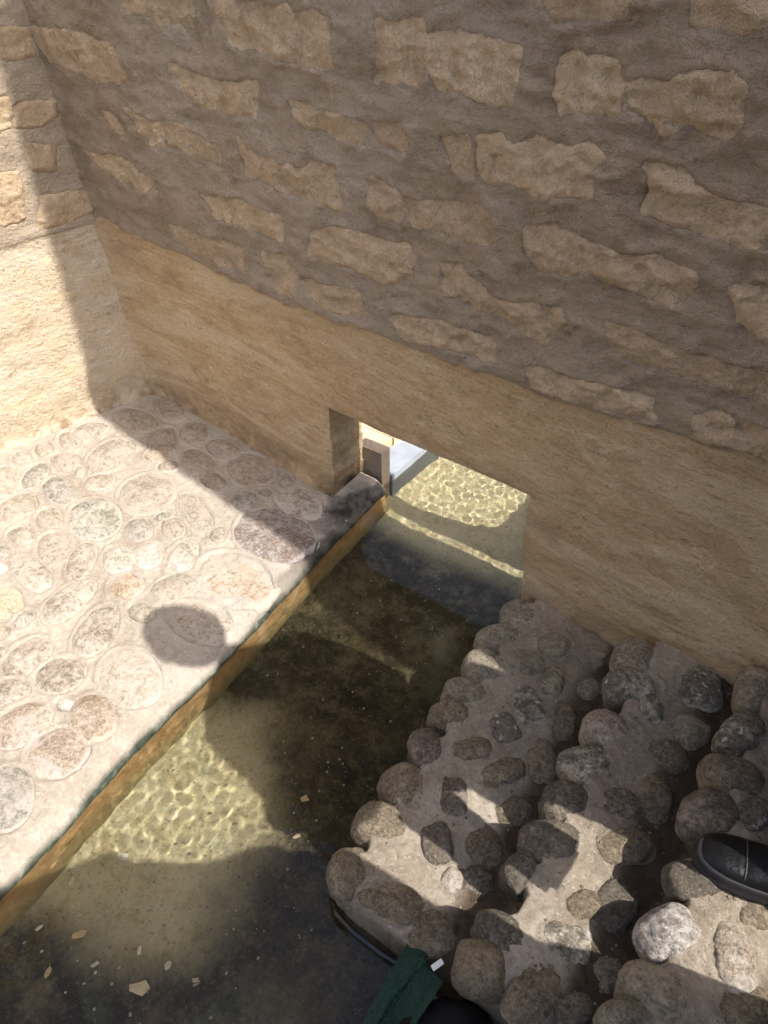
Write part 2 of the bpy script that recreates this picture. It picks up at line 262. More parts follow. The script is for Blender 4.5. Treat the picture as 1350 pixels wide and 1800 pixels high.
# traced outlines in metres: cobbles (x, y, half length, half width, angle, kind), brick faces
DATA = {"ledge":[[-1.9226,1.2091,0.093,0.0485,3.0594,"s"],[-1.8937,1.3287,0.0833,0.0391,2.7552,"s"],[-1.7497,1.1764,0.075,0.0447,2.4122,"s"],[-1.695,1.2636,0.0593,0.0392,2.4687,"s"],[-1.5645,1.1561,0.0759,0.041,2.8405,"s"],[-1.5559,1.2543,0.0555,0.0368,3.0773,"s"],[-1.408,1.2283,0.0827,0.0589,2.732,"s"],[-1.4619,1.1219,0.0484,0.028,2.937,"s"],[-1.3135,1.1049,0.0442,0.0314,2.5092,"g"],[-1.187,1.1875,0.0861,0.0514,2.855,"b"],[-1.1482,1.0442,0.1163,0.0845,3.0288,"r"],[-1.5772,0.9622,0.0932,0.0761,2.5031,"p"],[-1.3853,0.9782,0.0991,0.0353,2.7111,"p"],[-2.0076,1.0049,0.0526,0.0308,2.7139,"p"],[-1.9931,1.0816,0.05,0.0373,0.8611,"p"],[-1.8301,1.0298,0.0817,0.0608,1.9614,"p"],[-1.9281,0.8287,0.0586,0.0338,2.267,"g"],[-1.9082,0.9239,0.0571,0.0327,3.1102,"p"],[-1.7989,0.8201,0.0747,0.0351,2.8989,"g"],[-1.608,0.8009,0.0957,0.0644,2.7377,"e"],[-1.7382,0.9177,0.0412,0.0356,-2.5281,"p"],[-1.3966,0.9009,0.0459,0.0301,2.6027,"p"],[-1.4644,0.8413,0.0484,0.0309,2.6471,"g"],[-1.712,0.7233,0.0518,0.0345,2.6727,"p"],[-1.8356,0.7073,0.0599,0.0482,2.6167,"p"],[-1.9766,0.752,0.0737,0.0306,2.6629,"p"],[-1.6055,0.66,0.059,0.0387,2.6349,"p"],[-1.5625,0.5654,0.0768,0.0344,2.9783,"b"],[-1.4893,0.6688,0.0649,0.032,2.3127,"b"],[-1.4168,0.7303,0.0507,0.0366,2.7158,"w"],[-1.3602,0.7901,0.0464,0.0358,2.2957,"w"],[-1.285,0.8344,0.0645,0.0377,2.1197,"w"],[-1.1164,0.8572,0.11,0.0783,2.9416,"o"],[-1.3183,0.6773,0.0438,0.0383,-3.0868,"o"],[-1.2188,0.7423,0.0511,0.0381,1.2025,"p"],[-1.3976,0.5622,0.0729,0.0444,1.7531,"b"],[-1.5278,0.4652,0.0649,0.038,2.8218,"y"],[-1.7152,0.6353,0.0413,0.0275,3.0045,"p"],[-2.0275,0.9262,0.0422,0.0236,2.7238,"p"],[-2.0406,0.8544,0.0377,0.0232,2.8449,"p"],[-1.7009,1.1094,0.0366,0.0284,3.0803,"o"],[-1.2606,0.539,0.0748,0.0436,2.0808,"b"],[-1.3305,0.397,0.0526,0.0451,1.6612,"b"],[-1.2211,0.4083,0.0514,0.0464,-2.5034,"b"],[-1.274,0.3176,0.0381,0.0309,-2.7383,"b"],[-1.0853,0.4972,0.0838,0.0578,2.8704,"o2"],[-1.0643,0.3819,0.0577,0.04,2.8437,"b2"],[-1.1771,0.2804,0.0592,0.0507,1.3605,"k"],[-1.0551,0.2842,0.0599,0.0543,-2.9252,"k"],[-1.0477,0.1662,0.066,0.0432,2.6424,"g"],[-1.0901,0.7096,0.0895,0.0568,3.0574,"o2"],[-1.2176,0.6422,0.0353,0.0237,-3.1362,"p"]],"steps":[[[-0.4381,1.1363,0.0513,0.046,2.0439,"g"],[-0.4498,1.0506,0.0486,0.0332,0.8695,"g"],[-0.4326,0.9551,0.0521,0.0429,2.4236,"g"],[-0.4261,0.8732,0.0527,0.0356,-3.0107,"g"],[-0.4286,0.8082,0.0461,0.034,-2.7326,"b"],[-0.4245,0.7106,0.0493,0.0352,2.4165,"r"],[-0.416,0.6228,0.0488,0.0418,2.8958,"b"],[-0.4059,0.5332,0.0522,0.0404,-2.9292,"b"],[-0.3367,1.0971,0.0376,0.0318,1.2907,"g"],[-0.3677,1.0174,0.0389,0.0343,-2.5965,"g"],[-0.2982,1.006,0.0378,0.0274,1.8298,"g"],[-0.3154,0.9209,0.0489,0.0365,2.3858,"w2"],[-0.2362,0.935,0.049,0.026,2.0002,"b"],[-0.3302,0.8409,0.0388,0.0336,2.6349,"w2"],[-0.3538,0.7584,0.0402,0.0252,-2.3577,"b"],[-0.2846,0.7544,0.0526,0.03,0.9158,"b"],[-0.2284,0.8256,0.0536,0.031,2.1626,"b"],[-0.3322,0.6549,0.043,0.0307,2.1967,"r"],[-0.2267,0.6998,0.0369,0.0316,1.0441,"b"],[-0.3104,0.5633,0.0407,0.0294,2.3415,"r"],[-0.2432,0.6061,0.0445,0.0377,2.2071,"b"],[-0.2445,1.1275,0.0453,0.0431,3.1347,"g"],[-0.2248,1.0417,0.0305,0.0249,1.2768,"g"],[-0.4011,0.4333,0.043,0.0372,2.3467,"b"],[-0.3112,0.4375,0.0493,0.035,-2.8273,"b"],[-0.2394,0.4426,0.0436,0.0413,0.8264,"b"],[-0.2211,0.5476,0.0383,0.0312,-2.7221,"r"],[-0.2532,0.5272,0.0208,0.0195,1.2788,"k"],[-0.3252,0.398,0.0431,0.0163,-2.8149,"b"]],
[[-0.1607,1.0962,0.0466,0.04,1.6703,"g"],[-0.1393,1.014,0.0518,0.0406,-2.716,"w2"],[-0.1352,0.8956,0.0472,0.0387,-3.064,"k"],[-0.1358,0.8059,0.0478,0.0423,0.8482,"w2"],[-0.1338,0.7174,0.0425,0.0416,1.8883,"d"],[-0.1284,0.6349,0.0499,0.0375,-2.629,"d"],[-0.0314,1.0957,0.0572,0.0481,1.8947,"w2"],[-0.0916,0.9853,0.031,0.02,2.1275,"w2"],[-0.0174,0.9834,0.0405,0.0326,1.0894,"g"],[-0.0321,0.9083,0.036,0.034,-2.4969,"b"],[-0.0275,0.8198,0.0491,0.0342,1.937,"b"],[-0.0684,0.7636,0.037,0.0267,-2.6437,"r"],[-0.032,0.7022,0.0503,0.0346,-2.5059,"b"],[-0.1506,0.5662,0.0304,0.0264,1.2112,"d"],[-0.1278,0.4633,0.0437,0.0273,-3.0715,"d"],[-0.0483,0.5087,0.0445,0.0313,-2.6798,"w2"],[-0.0465,0.5731,0.0289,0.0219,0.9355,"b"],[-0.011,0.5988,0.0437,0.0346,1.3774,"d"],[-0.1286,0.4097,0.0396,0.0338,-2.718,"b2"],[-0.0554,0.415,0.0495,0.0312,1.3238,"b"],[0.0192,0.5072,0.0313,0.0246,1.1291,"b"],[-0.0012,0.4357,0.0301,0.0227,0.9061,"b"]],
[[0.0552,1.0768,0.0498,0.0267,1.7464,"g"],[0.0688,0.9653,0.0484,0.034,1.4052,"w3"],[0.0768,0.8663,0.0492,0.0385,-2.6712,"b"],[0.0667,0.7813,0.0464,0.037,1.2129,"r"],[0.1224,0.8193,0.0341,0.0248,1.1917,"w2"],[0.0862,0.6691,0.0457,0.0293,-2.6044,"d"],[0.0783,0.5764,0.044,0.0344,1.0227,"k2"],[0.1542,0.5853,0.049,0.0285,1.965,"k"],[0.0866,0.4864,0.0462,0.0302,-3.0224,"g"],[0.0613,0.4354,0.0304,0.0203,0.8417,"g"],[0.1854,0.5382,0.0384,0.0244,0.9281,"b"],[0.1637,0.6699,0.0328,0.0213,1.4672,"b"]]],"bricks":[[[-1.7242,1.2311],[-1.456,1.2406],[-1.4437,1.1876],[-1.5597,1.1841],[-1.5898,1.2015],[-1.6579,1.212]],
[[-2.0365,1.1484],[-1.9034,1.1454],[-1.7322,1.1325],[-1.7012,1.0993],[-1.6977,1.0573],[-1.7892,1.0495],[-1.8657,1.0649],[-1.9998,1.0785],[-2.0303,1.1175]],
[[-1.5487,1.1016],[-1.46,1.0888],[-1.3787,1.0795],[-1.267,1.094],[-1.279,1.0294],[-1.3819,1.0221],[-1.4543,1.0375],[-1.5122,1.067]],
[[-1.7219,0.9953],[-1.658,0.973],[-1.6183,0.9709],[-1.6019,0.9273],[-1.6362,0.9163],[-1.6809,0.9375]],
[[-1.6172,0.9742],[-1.5466,0.9789],[-1.4559,0.9524],[-1.4134,0.9456],[-1.4222,0.9064],[-1.5052,0.9138],[-1.5788,0.9368]],
[[-1.8346,0.9768],[-1.7839,0.9757],[-1.7731,0.9366],[-1.8164,0.9416]],
[[-1.3776,1.2414],[-1.2455,1.2338],[-1.0435,1.2231],[-1.0388,1.1405],[-1.1656,1.1404],[-1.2329,1.1568],[-1.2884,1.1521],[-1.3241,1.1594],[-1.3532,1.193]],
[[-1.9823,0.8613],[-1.8009,0.8592],[-1.6934,0.8283],[-1.7228,0.7943],[-1.8353,0.8097],[-1.9387,0.8382]],
[[-1.3436,0.9738],[-1.2712,0.9369],[-1.1474,0.9403],[-1.1086,0.9671],[-1.0444,0.9639],[-1.0288,0.8833],[-1.1351,0.8889],[-1.2491,0.8917],[-1.3382,0.9007]],
[[-1.1665,1.071],[-1.0985,1.0637],[-1.0248,1.063],[-0.9552,1.0522],[-0.9642,1.0202],[-1.0278,1.021],[-1.1193,1.0291],[-1.1566,1.0456]],
[[-0.9398,1.0594],[-0.8667,1.0672],[-0.8454,1.0483],[-0.8522,1.0225],[-0.9107,1.0208],[-0.9404,1.0392]],
[[-1.5149,0.8178],[-1.362,0.8314],[-1.2203,0.8209],[-1.2225,0.7705],[-1.3637,0.7694],[-1.4766,0.7823]],
[[-1.6702,0.7164],[-1.5372,0.7119],[-1.3963,0.7122],[-1.3983,0.648],[-1.4981,0.6473],[-1.596,0.661],[-1.6566,0.6878]],
[[-1.1254,0.8064],[-1.0316,0.8403],[-0.9138,0.8372],[-0.8428,0.8512],[-0.8196,0.8335],[-0.8341,0.7845],[-0.911,0.7573],[-1.0097,0.7666],[-1.1402,0.7566]],
[[-1.3149,0.7168],[-1.2334,0.7299],[-1.1925,0.691],[-1.2101,0.6351],[-1.2633,0.6348]],
[[-1.1781,0.6842],[-1.0887,0.6913],[-0.9769,0.7093],[-0.984,0.6485],[-1.1126,0.6416]],
[[-0.5919,1.2842],[-0.446,1.2913],[-0.4499,1.2699],[-0.501,1.2566],[-0.5575,1.2528]],
[[-0.3578,1.2956],[-0.2606,1.3004],[-0.2523,1.2744],[-0.2872,1.2599],[-0.3129,1.258],[-0.3465,1.2683]],
[[-0.9209,1.2225],[-0.8738,1.2216],[-0.8414,1.2341],[-0.816,1.2338],[-0.8052,1.1893],[-0.8072,1.1548],[-0.8331,1.1388],[-0.8669,1.1396],[-0.9303,1.1305]],
[[-0.7996,1.2105],[-0.7483,1.2205],[-0.6677,1.2189],[-0.6225,1.2053],[-0.6145,1.1628],[-0.6216,1.1312],[-0.6705,1.1336],[-0.7249,1.1421],[-0.7776,1.1361],[-0.7981,1.1687]],
[[-0.5447,1.2047],[-0.4928,1.2131],[-0.4504,1.2098],[-0.4347,1.1788],[-0.4352,1.1488],[-0.4791,1.1412],[-0.5291,1.1407],[-0.5424,1.1589]],
[[-0.4258,1.1798],[-0.3885,1.1911],[-0.3659,1.1865],[-0.349,1.2022],[-0.3266,1.2096],[-0.2834,1.209],[-0.262,1.1947],[-0.2519,1.155],[-0.27,1.1364],[-0.3046,1.1441],[-0.3275,1.1518],[-0.356,1.1293],[-0.3861,1.1439],[-0.4144,1.159]],
[[-0.7706,1.0572],[-0.7075,1.0736],[-0.6865,1.0089],[-0.7413,1.004],[-0.7296,1.0279]],
[[-0.6846,1.0725],[-0.6417,1.0811],[-0.6111,1.068],[-0.564,1.0927],[-0.5147,1.0854],[-0.4706,1.0964],[-0.4498,1.0791],[-0.4728,1.054],[-0.4547,1.04],[-0.4561,1.02],[-0.4782,1.0268],[-0.5078,1.0121],[-0.563,1.0082],[-0.6045,1.0144],[-0.6456,1.0044],[-0.6762,1.0132]],
[[-0.3764,1.0832],[-0.3228,1.0846],[-0.2725,1.0583],[-0.1821,1.0551],[-0.1697,1.0165],[-0.2242,1.0077],[-0.2679,1.0102],[-0.3037,1.0106],[-0.3634,1.017],[-0.3624,1.0531]],
[[-0.5657,0.9428],[-0.5111,0.9647],[-0.4482,0.9505],[-0.3895,0.9458],[-0.332,0.9554],[-0.2627,0.9416],[-0.2579,0.9153],[-0.2881,0.8946],[-0.3476,0.8945],[-0.3948,0.8961],[-0.4403,0.9087],[-0.4814,0.8878],[-0.5343,0.8894],[-0.5588,0.9141]],
[[-0.8512,0.9338],[-0.7724,0.9497],[-0.6727,0.9597],[-0.6468,0.955],[-0.6354,0.9061],[-0.6539,0.8964],[-0.7415,0.892],[-0.8209,0.8962],[-0.8509,0.9008]],
[[-0.9508,0.9557],[-0.9194,0.9587],[-0.8587,0.9378],[-0.8599,0.8875],[-0.9207,0.8914],[-0.9506,0.9138]],
[[-0.7526,0.833],[-0.7032,0.84],[-0.6462,0.8155],[-0.6108,0.797],[-0.5356,0.8136],[-0.4768,0.8257],[-0.4612,0.803],[-0.4958,0.7547],[-0.5541,0.762],[-0.6352,0.7721],[-0.7426,0.7824]],
[[-0.2062,0.9391],[-0.1494,0.9529],[-0.1278,0.8855],[-0.1758,0.9026]],
[[-0.3877,0.8306],[-0.3476,0.8329],[-0.293,0.8197],[-0.225,0.8226],[-0.1023,0.8321],[-0.0903,0.795],[-0.2148,0.7848],[-0.3245,0.7768],[-0.3713,0.7932]],
[[-0.5339,0.6896],[-0.497,0.7031],[-0.4337,0.6963],[-0.3539,0.7091],[-0.2784,0.7159],[-0.2665,0.6882],[-0.3459,0.6705],[-0.4403,0.663],[-0.5164,0.6584]],
[[-0.1993,0.7201],[-0.1721,0.7349],[-0.0716,0.7371],[-0.0513,0.6744],[-0.1368,0.6793],[-0.1833,0.6871]],
[[-0.8908,0.6796],[-0.7781,0.7082],[-0.6742,0.7161],[-0.6146,0.711],[-0.611,0.677],[-0.7147,0.664],[-0.8406,0.6483]]],"lb":[[[1.1994,1.1511],[1.2745,1.1443],[1.2677,1.0887],[1.2055,1.086],[1.1814,1.098]],
[[1.1889,0.9807],[1.2981,0.9788],[1.2806,0.9466],[1.2207,0.9278],[1.1776,0.9347]],
[[1.1897,0.8905],[1.2655,0.8701],[1.2446,0.8143],[1.1909,0.821]],
[[1.1883,0.749],[1.3194,0.7407],[1.3209,0.6833],[1.2401,0.6732],[1.1641,0.671]],
[[1.1367,1.008],[1.1767,0.9992],[1.16,0.9375],[1.1084,0.9253]],
[[1.0605,0.8284],[1.1495,0.8253],[1.1273,0.7079],[1.0172,0.7029]]],"pl":[[-2.1,0.64],[-2.009,0.672],[-1.588,0.628],[-1.26,0.604],[-0.909,0.626],[-0.596,0.641],[-0.378,0.657],[-0.176,0.679],[-0.075,0.691]]}
# ------------------------------------------------------------------ the shape of the place
def sm1(a, b, v):
    t = np.clip((v-a)/(b-a), 0, 1); return t*t*(3-2*t)
def ywall(x, z): return 1.278-0.119*(x+1.1175)-0.075*z*sm1(-1.3, -2.0, x) if False else 1.278-0.119*(x+1.1175)-0.075*z*(1-sm1(-2.0, -1.3, x))
def xleft(y): return -2.3295+0.2206*y
PLX = np.array([p[0] for p in DATA['pl']]); PLZ = np.array([p[1] for p in DATA['pl']])
def zplaster(x): return np.interp(x, PLX, PLZ)
OX0, OX1 = -1.125, -0.482                      # the opening for the channel
def zlint(x): return 0.342+(x+1.12)*0.062
def wall_off(x, z):
    """relief of the wall face towards the camera, in metres"""
    up = sm1(-0.012, 0.006, z-zplaster(x)-0.014*fbm(x, 0, z, 16, 4, 5))
    r = 0.010*fbm(x, 0, z, 2.2, 3, 1)+0.0045*fbm(x, 0, z*1.6, 11, 4, 2)+0.0012*fbm(x, 0, z, 70, 2, 3)
    r = r+up*(0.009+0.010*fbm(x, 0, z*1.8, 11, 5, 7, 0.6)+0.005*(1-2.5*np.abs(fbm(x, 2, z*1.7, 13, 3, 17))))
    r = r+0.030*np.exp(-np.maximum(x+2.035+0.03*z, 0)/0.035)*(1-up*0.6)     # rounded inner corner
    r = r+0.020*np.exp(-np.maximum(z-0.045, 0)/0.022)*(x < OX0+0.02)*(0.6+0.5*fbm(x, 0, 0, 9, 2, 9))
    return r, up

# -- main wall
xs = steps_of((-2.16, -2.0, 0.006), (-2.0, OX0, 0.0055), (OX0, OX1, 0.0055), (OX1, 0.30, 0.0055), (0.30, 1.6, 0.05))
zs = steps_of((-0.26, 0.0, 0.02), (0.0, 0.36, 0.0075), (0.36, 1.62, 0.0055), (1.62, 2.5, 0.06))
kz = int(np.argmin(abs(zs-0.36))); zs[kz] = 0.36
XX, ZZ = np.meshgrid(xs, zs, indexing='ij')
# warp rows so that one of them follows the lintel
wl = np.where(ZZ <= 0.36, np.clip(ZZ, 0, None)/0.36, np.clip(1-(ZZ-0.36)/0.35, 0, 1))
ZW = ZZ+(zlint(XX)-0.36)*wl*(ZZ > 0)+0.003*fbm(XX, 0, 0, 12, 2, 44)*wl
i0 = int(np.argmin(abs(xs-OX0))); i1 = int(np.argmin(abs(xs-OX1)))
ex = np.exp(-((XX-OX1)/0.03)**2)*(ZZ < 0.37); ex0 = np.exp(-((XX-OX0)/0.03)**2)*(ZZ < 0.37)
XW = XX+ex*0.008*fbm(0, 1, ZZ, 14, 3, 45)-ex*0.012*smooth(0.1, 0.3, ZZ)+ex0*0.004*fbm(0, 2, ZZ, 18, 2, 46)
off, up = wall_off(XW, ZW)
def brick_bed(u, z, polys, off):
    off = off.copy(); lip = fbm(u, 8.0, z, 30, 3, 77)
    for bi, poly in enumerate(polys):
        P = np.array(poly); m = (u > P[:, 0].min()-0.04) & (u < P[:, 0].max()+0.04) & (z > P[:, 1].min()-0.04) & (z < P[:, 1].max()+0.04)
        if not m.any(): continue
        d = pdist(u[m], z[m], poly)+0.005+0.0075*fbm(u[m], 3.3, z[m], 34, 4, 100+bi*7)
        off[m] += np.where(d > 0, -0.008*smooth(-0.003, 0.008, d), 0.003*np.exp(-((d+0.006)/0.008)**2)*np.clip(0.2+2.6*lip[m], 0, 2))
    return off
def inside(px, pz, poly):
    c = np.zeros(px.shape, bool); n = len(poly)
    for i in range(n):
        x1, z1 = poly[i]; x2, z2 = poly[i-1]
        cond = ((z1 > pz) != (z2 > pz)) & (px < (x2-x1)*(pz-z1)/(z2-z1+1e-12)+x1); c ^= cond
    return c
def pdist(px, pz, poly):
    d = np.full(px.shape, 9.0); n = len(poly)
    for i in range(n):
        a = np.array(poly[i-1]); b = np.array(poly[i]); ab = b-a; L = ab@ab+1e-12
        t = np.clip(((px-a[0])*ab[0]+(pz-a[1])*ab[1])/L, 0, 1)
        d = np.minimum(d, np.hypot(px-a[0]-t*ab[0], pz-a[1]-t*ab[1]))
    return np.where(inside(px, pz, poly), d, -d)
off = brick_bed(XW, ZW, DATA['bricks'], off)
# soft arris round the opening
din = np.maximum(np.maximum(OX0-XW, XW-OX1), ZW-zlint(XW))
edge = np.exp(-np.clip(din, 0, None)/0.012)*(din > -0.02)
YW = ywall(XW, ZW)-off+0.007*edge
mask = np.ones((len(xs)-1, len(zs)-1), bool); mask[i0:i1, :kz] = False
wetm = np.exp(-((XW-OX0)/0.045)**2)*smooth(0.11, 0.02, ZW+0.03*fbm(XW, 0, ZW, 20, 3, 8))*(XW < OX0+.01)
wall = bpy.data.objects.new('channel_wall', None); COL.objects.link(wall); wall.location = (0, 1.3, 0)
setp(wall, 'tall shaded adobe wall with the square water opening at its foot', 'wall')
def child(o, par):
    o.parent = par; o.matrix_parent_inverse = Matrix.Translation(-par.location); return o
o = grid_obj('wall_face', XW, YW, ZW, M['wall'], None, mask, False, {'upper': up, 'wet': wetm}); child(o, wall)
# inner faces of the opening, back face and top
def yback(x): return np.where(x < OX0+0.001, 1.425-(x-OX0)*0.12, np.where(x > OX1, 1.404-(x-OX1)*0.119, 1.408))
def strip(name, px, py, pz, attr_wet=0.0, flip=False, rough=0.004, n=18, seed=50):
    px, py, pz = map(np.asarray, (px, py, pz)); k = len(px); T_ = np.linspace(0, 1, n)
    X = np.repeat(px[:, None], n, 1); Z = np.repeat(pz[:, None], n, 1); Y = py[:, None]*(1-T_)+(yback(px)+0.0)[:, None]*T_
    nn = rough*fbm(X+Z*3.1, Y, Z, 22, 3, seed)*(np.sin(np.pi*np.clip(T_, 0, 1))[None, :]**0.5)
    up0 = np.zeros_like(X); wt = attr_wet*np.maximum(smooth(0.13, 0.03, Z+0.035*fbm(X, Y, Z, 25, 3, 8)), 0.42*(attr_wet > 0.5)*smooth(0.40, 0.25, Z+0.08*fbm(X, Y, Z, 12, 4, 28)))
    if name == 'jamb': X = X+nn
    else: Z = Z+nn
    return child(grid_obj(name, X, Y, Z, M['wall'], None, None, flip, {'upper': up0, 'wet': wt}), wall)
strip('jamb', XW[i0, :kz+1], YW[i0, :kz+1], ZW[i0, :kz+1], 1.0, True)
strip('jamb', XW[i1, :kz+1], YW[i1, :kz+1], ZW[i1, :kz+1], 0.2)
strip('lintel_soffit', XW[i0:i1+1, kz], YW[i0:i1+1, kz], ZW[i0:i1+1, kz])
YB = yback(XW)+0*ZW
child(grid_obj('wall_back', XW, YB, ZW, M['wall'], None, mask, True, {'upper': up*0, 'wet': up*0}), wall)
tx = np.stack([XW[:, -1], XW[:, -1]], 1); ty = np.stack([YW[:, -1], YB[:, -1]], 1); tz = np.stack([ZW[:, -1]]*2, 1)
child(grid_obj('wall_top', tx, ty, tz, M['wall'], None, None, False, {'upper': tx*0+1, 'wet': tx*0}), wall)

def brick_relief(u, z, poly, seed, lift):
    d = pdist(u, z, poly)+0.008+0.0075*fbm(u, 3.3, z, 34, 4, seed)
    h = np.where(d > 0, (1-np.exp(-np.clip(d, 0, None)/0.005))*(lift+0.003)-0.003, d*1.3-0.003)
    h = h+(d > -0.004)*(0.0065*fbm(u, 0.7, z, 26, 4, seed+1)+0.0030*fbm(u, 0.9, z, 100, 3, seed+2))
    return np.clip(h, -0.014, None)
for bi, poly in enumerate(DATA['bricks']):
    P = np.array(poly); lo = P.min(0)-0.014; hi = P.max(0)+0.014
    u = np.arange(lo[0], hi[0]+0.003, 0.0042); z = np.arange(lo[1], hi[1]+0.003, 0.0042)
    U, Z = np.meshgrid(u, z, indexing='ij')
    o0, _ = wall_off(U, Z); h = brick_relief(U, Z, poly, 100+bi*7, (0.0, 0.003, -0.002, 0.0015)[bi % 4])
    Y = ywall(U, Z)-o0-h
    bm = (h[:-1, :-1] > -0.0139) | (h[1:, 1:] > -0.0139)
    child(grid_obj('brick', U, Y, Z, M['brick'], None, bm), wall)

# -- left wall
lw = bpy.data.objects.new('corner_wall', None); COL.objects.link(lw); lw.location = (-2.1, 0.6, 0)
setp(lw, 'sunlit adobe wall at the left edge, meeting the shaded wall in a corner', 'wall')
ys = steps_of((-3.0, 0.45, 0.08), (0.45, 1.46, 0.008)); zs2 = steps_of((0.0, 1.40, 0.008), (1.40, 2.6, 0.06))
YL, ZL = np.meshgrid(ys, zs2, indexing='ij')
def left_off(y, z):
    upl = sm1(-0.012, 0.006, z-0.648-0.006*fbm(y, 4, z, 14, 3, 15))
    r = 0.010*fbm(y, 5, z, 2.6, 3, 11)+0.004*fbm(y, 6, z*1.5, 12, 4, 12)+0.0012*fbm(y, 0, z, 70, 2, 13)+upl*(0.007+0.004*fbm(y, 7, z*1.7, 18, 3, 14))
    r = r+0.020*np.exp(-np.maximum(z-0.045, 0)/0.022)
    return r, upl
lo_, upl = left_off(YL, ZL); lo_ = brick_bed(YL, ZL, DATA['lb'], lo_)
child(grid_obj('wall_face', xleft(YL)+lo_, YL, ZL, M['wall'], None, None, True, {'upper': upl, 'wet': upl*0, 'pale': upl*0+1}), lw)
child(grid_obj('wall_back', xleft(YL[::6, ::6])-0.35, YL[::6, ::6], ZL[::6, ::6], M['wall'], None, None, False, {'upper': YL[::6, ::6]*0, 'wet': YL[::6, ::6]*0}), lw)
for bi, poly in enumerate(DATA['lb']):
    P = np.array(poly); lo = P.min(0)-0.014; hi = P.max(0)+0.014
    u = np.arange(lo[0], hi[0], 0.0045); z = np.arange(lo[1], hi[1], 0.0045); U, Z = np.meshgrid(u, z, indexing='ij')
    o0, _ = left_off(U, Z); h = brick_relief(U, Z, poly, 900+bi*7, 0.005)
    child(grid_obj('brick', xleft(U)+o0+h, U, Z, M['brick'], None, (h[:-1, :-1] > -0.0139) | (h[1:, 1:] > -0.0139), True), lw)

# ------------------------------------------------------------------ ledge
EY = np.array([-3.0, 0.10, 0.355, 0.70, 1.15, 1.31, 1.62, 4.0]); EX = np.array([-0.86, -0.931, -0.964, -0.985, -1.034, -1.042, -1.062, -1.16])
def xedge(y): return np.interp(y, EY, EX)
def ledge_z(x, y): return 0.047+0.006*fbm(x, y, 0, 3, 2, 20)+0.0026*fbm(x, y, 0, 16, 3, 21)+0.0020*fbm(x, y, 0, 48, 3, 22)
def stone_field(x, y, S_, ring=0.0045, groove=0.004, hug=0.008):
    h = np.zeros_like(x)
    for (cx, cy, a, b, th, c) in S_:
        m = (abs(x-cx) < a+0.05) & (abs(y-cy) < a+0.05)
        if not m.any(): continue
        dx, dy = x[m]-cx, y[m]-cy; u = dx*math.cos(th)+dy*math.sin(th); v = -dx*math.sin(th)+dy*math.cos(th)
        d = (np.sqrt((u/a)**2+(v/b)**2)-1)*math.sqrt(a*b)+0.0025*fbm(dx+cx, dy+cy, 0, 40, 2, 33)
        h[m] = np.maximum(h[m], ring*np.exp(-((d-0.009)/0.0055)**2)+hug*0.35*np.exp(-np.clip(d, 0, None)/0.016))-groove*np.exp(-(d/0.004)**2)
    return h
S_L = [[s[0], s[1], s[2]*1.06, s[3]*1.06, s[4], s[5]] for s in DATA['ledge']]
rr_ = random.Random(5); tries = 0; nadd = 0
while tries < 16000 and nadd < 110:
    tries += 1; x = rr_.uniform(-2.14, -1.02); y = rr_.uniform(-0.05, 1.26); a = rr_.choice((0.02, 0.028, 0.038, 0.05, 0.06)); bb = a*rr_.uniform(0.6, 0.85)
    if x+a > xedge(y)-0.035 or x-a < xleft(y)+0.03 or y+a > ywall(np.array(x), 0.05)-0.02: continue
    if any(math.hypot(x-s[0], y-s[1]) < a*0.95+0.5*(s[2]+s[3])+0.004 for s in S_L): continue
    if 0.9 < -x < 1.3 and abs(y-0.62) < 0.2: continue
    S_L.append([x, y, a, bb, rr_.uniform(0, 3.14), rr_.choice('ppsgwb' if y < 1.05 else 'ssg')]); nadd += 1
ty = steps_of((-3.0, -0.1, 0.1), (-0.1, 1.412, 0.0044)); tf = np.concatenate([np.linspace(0, 1, 330)])
YY = np.repeat(ty[:, None], len(tf), 1); XE = xedge(YY)+0.003*fbm(0, YY, 0, 14, 3, 23); X0 = np.full_like(XE, -2.5)
XX = X0+(XE-X0)*tf[None, :]
ZZ = ledge_z(XX, YY)+stone_field(XX, YY, S_L, 0.005, 0.009, 0.007)
ds = XE-XX; XX = XX; ZZ = ZZ-0.016*np.exp(-ds/0.012)
# rounded lip and the face down to the water
lip = [(0.006, 0.028), (0.011, 0.018), (0.014, 0.010), (0.014, 0.004), (0.010, -0.001), (0.002, -0.008)]
LX = np.stack([XE[:, -1]+a for a, b in lip], 1); LY = np.repeat(ty[:, None], len(lip), 1); LZ = np.stack([b+0*ty for a, b in lip], 1)
LX = LX+0.003*fbm(LX, LY, LZ*2, 30, 3, 24)
X2 = np.concatenate([XX, LX], 1); Y2 = np.concatenate([YY, LY], 1); Z2 = np.concatenate([ZZ, LZ], 1)
alg = smooth(0.030, 0.012, Z2+0.010*fbm(X2, Y2, 0, 14, 3, 25))*(X2 > xedge(Y2)-0.05)
wetl = smooth(0.085, 0.03, np.hypot(X2+1.06, (Y2-1.25)*0.6)+0.035*fbm(X2, Y2, 0, 22, 3, 26))*(X2 > -1.16)
wetl = np.maximum(wetl, 0.85*smooth(0.02, 0.006, xedge(Y2)-X2+0.014*fbm(X2, Y2, 0, 25, 2, 27))*smooth(0.75, 1.1, Y2))
ledge = grid_obj('cobbled_ledge', X2, Y2, Z2, M['ledge'], None, None, True, {'algae': alg, 'wet': wetl}); setp(ledge, 'pale lime mortar ledge set with cobbles left of the channel', kind='structure')

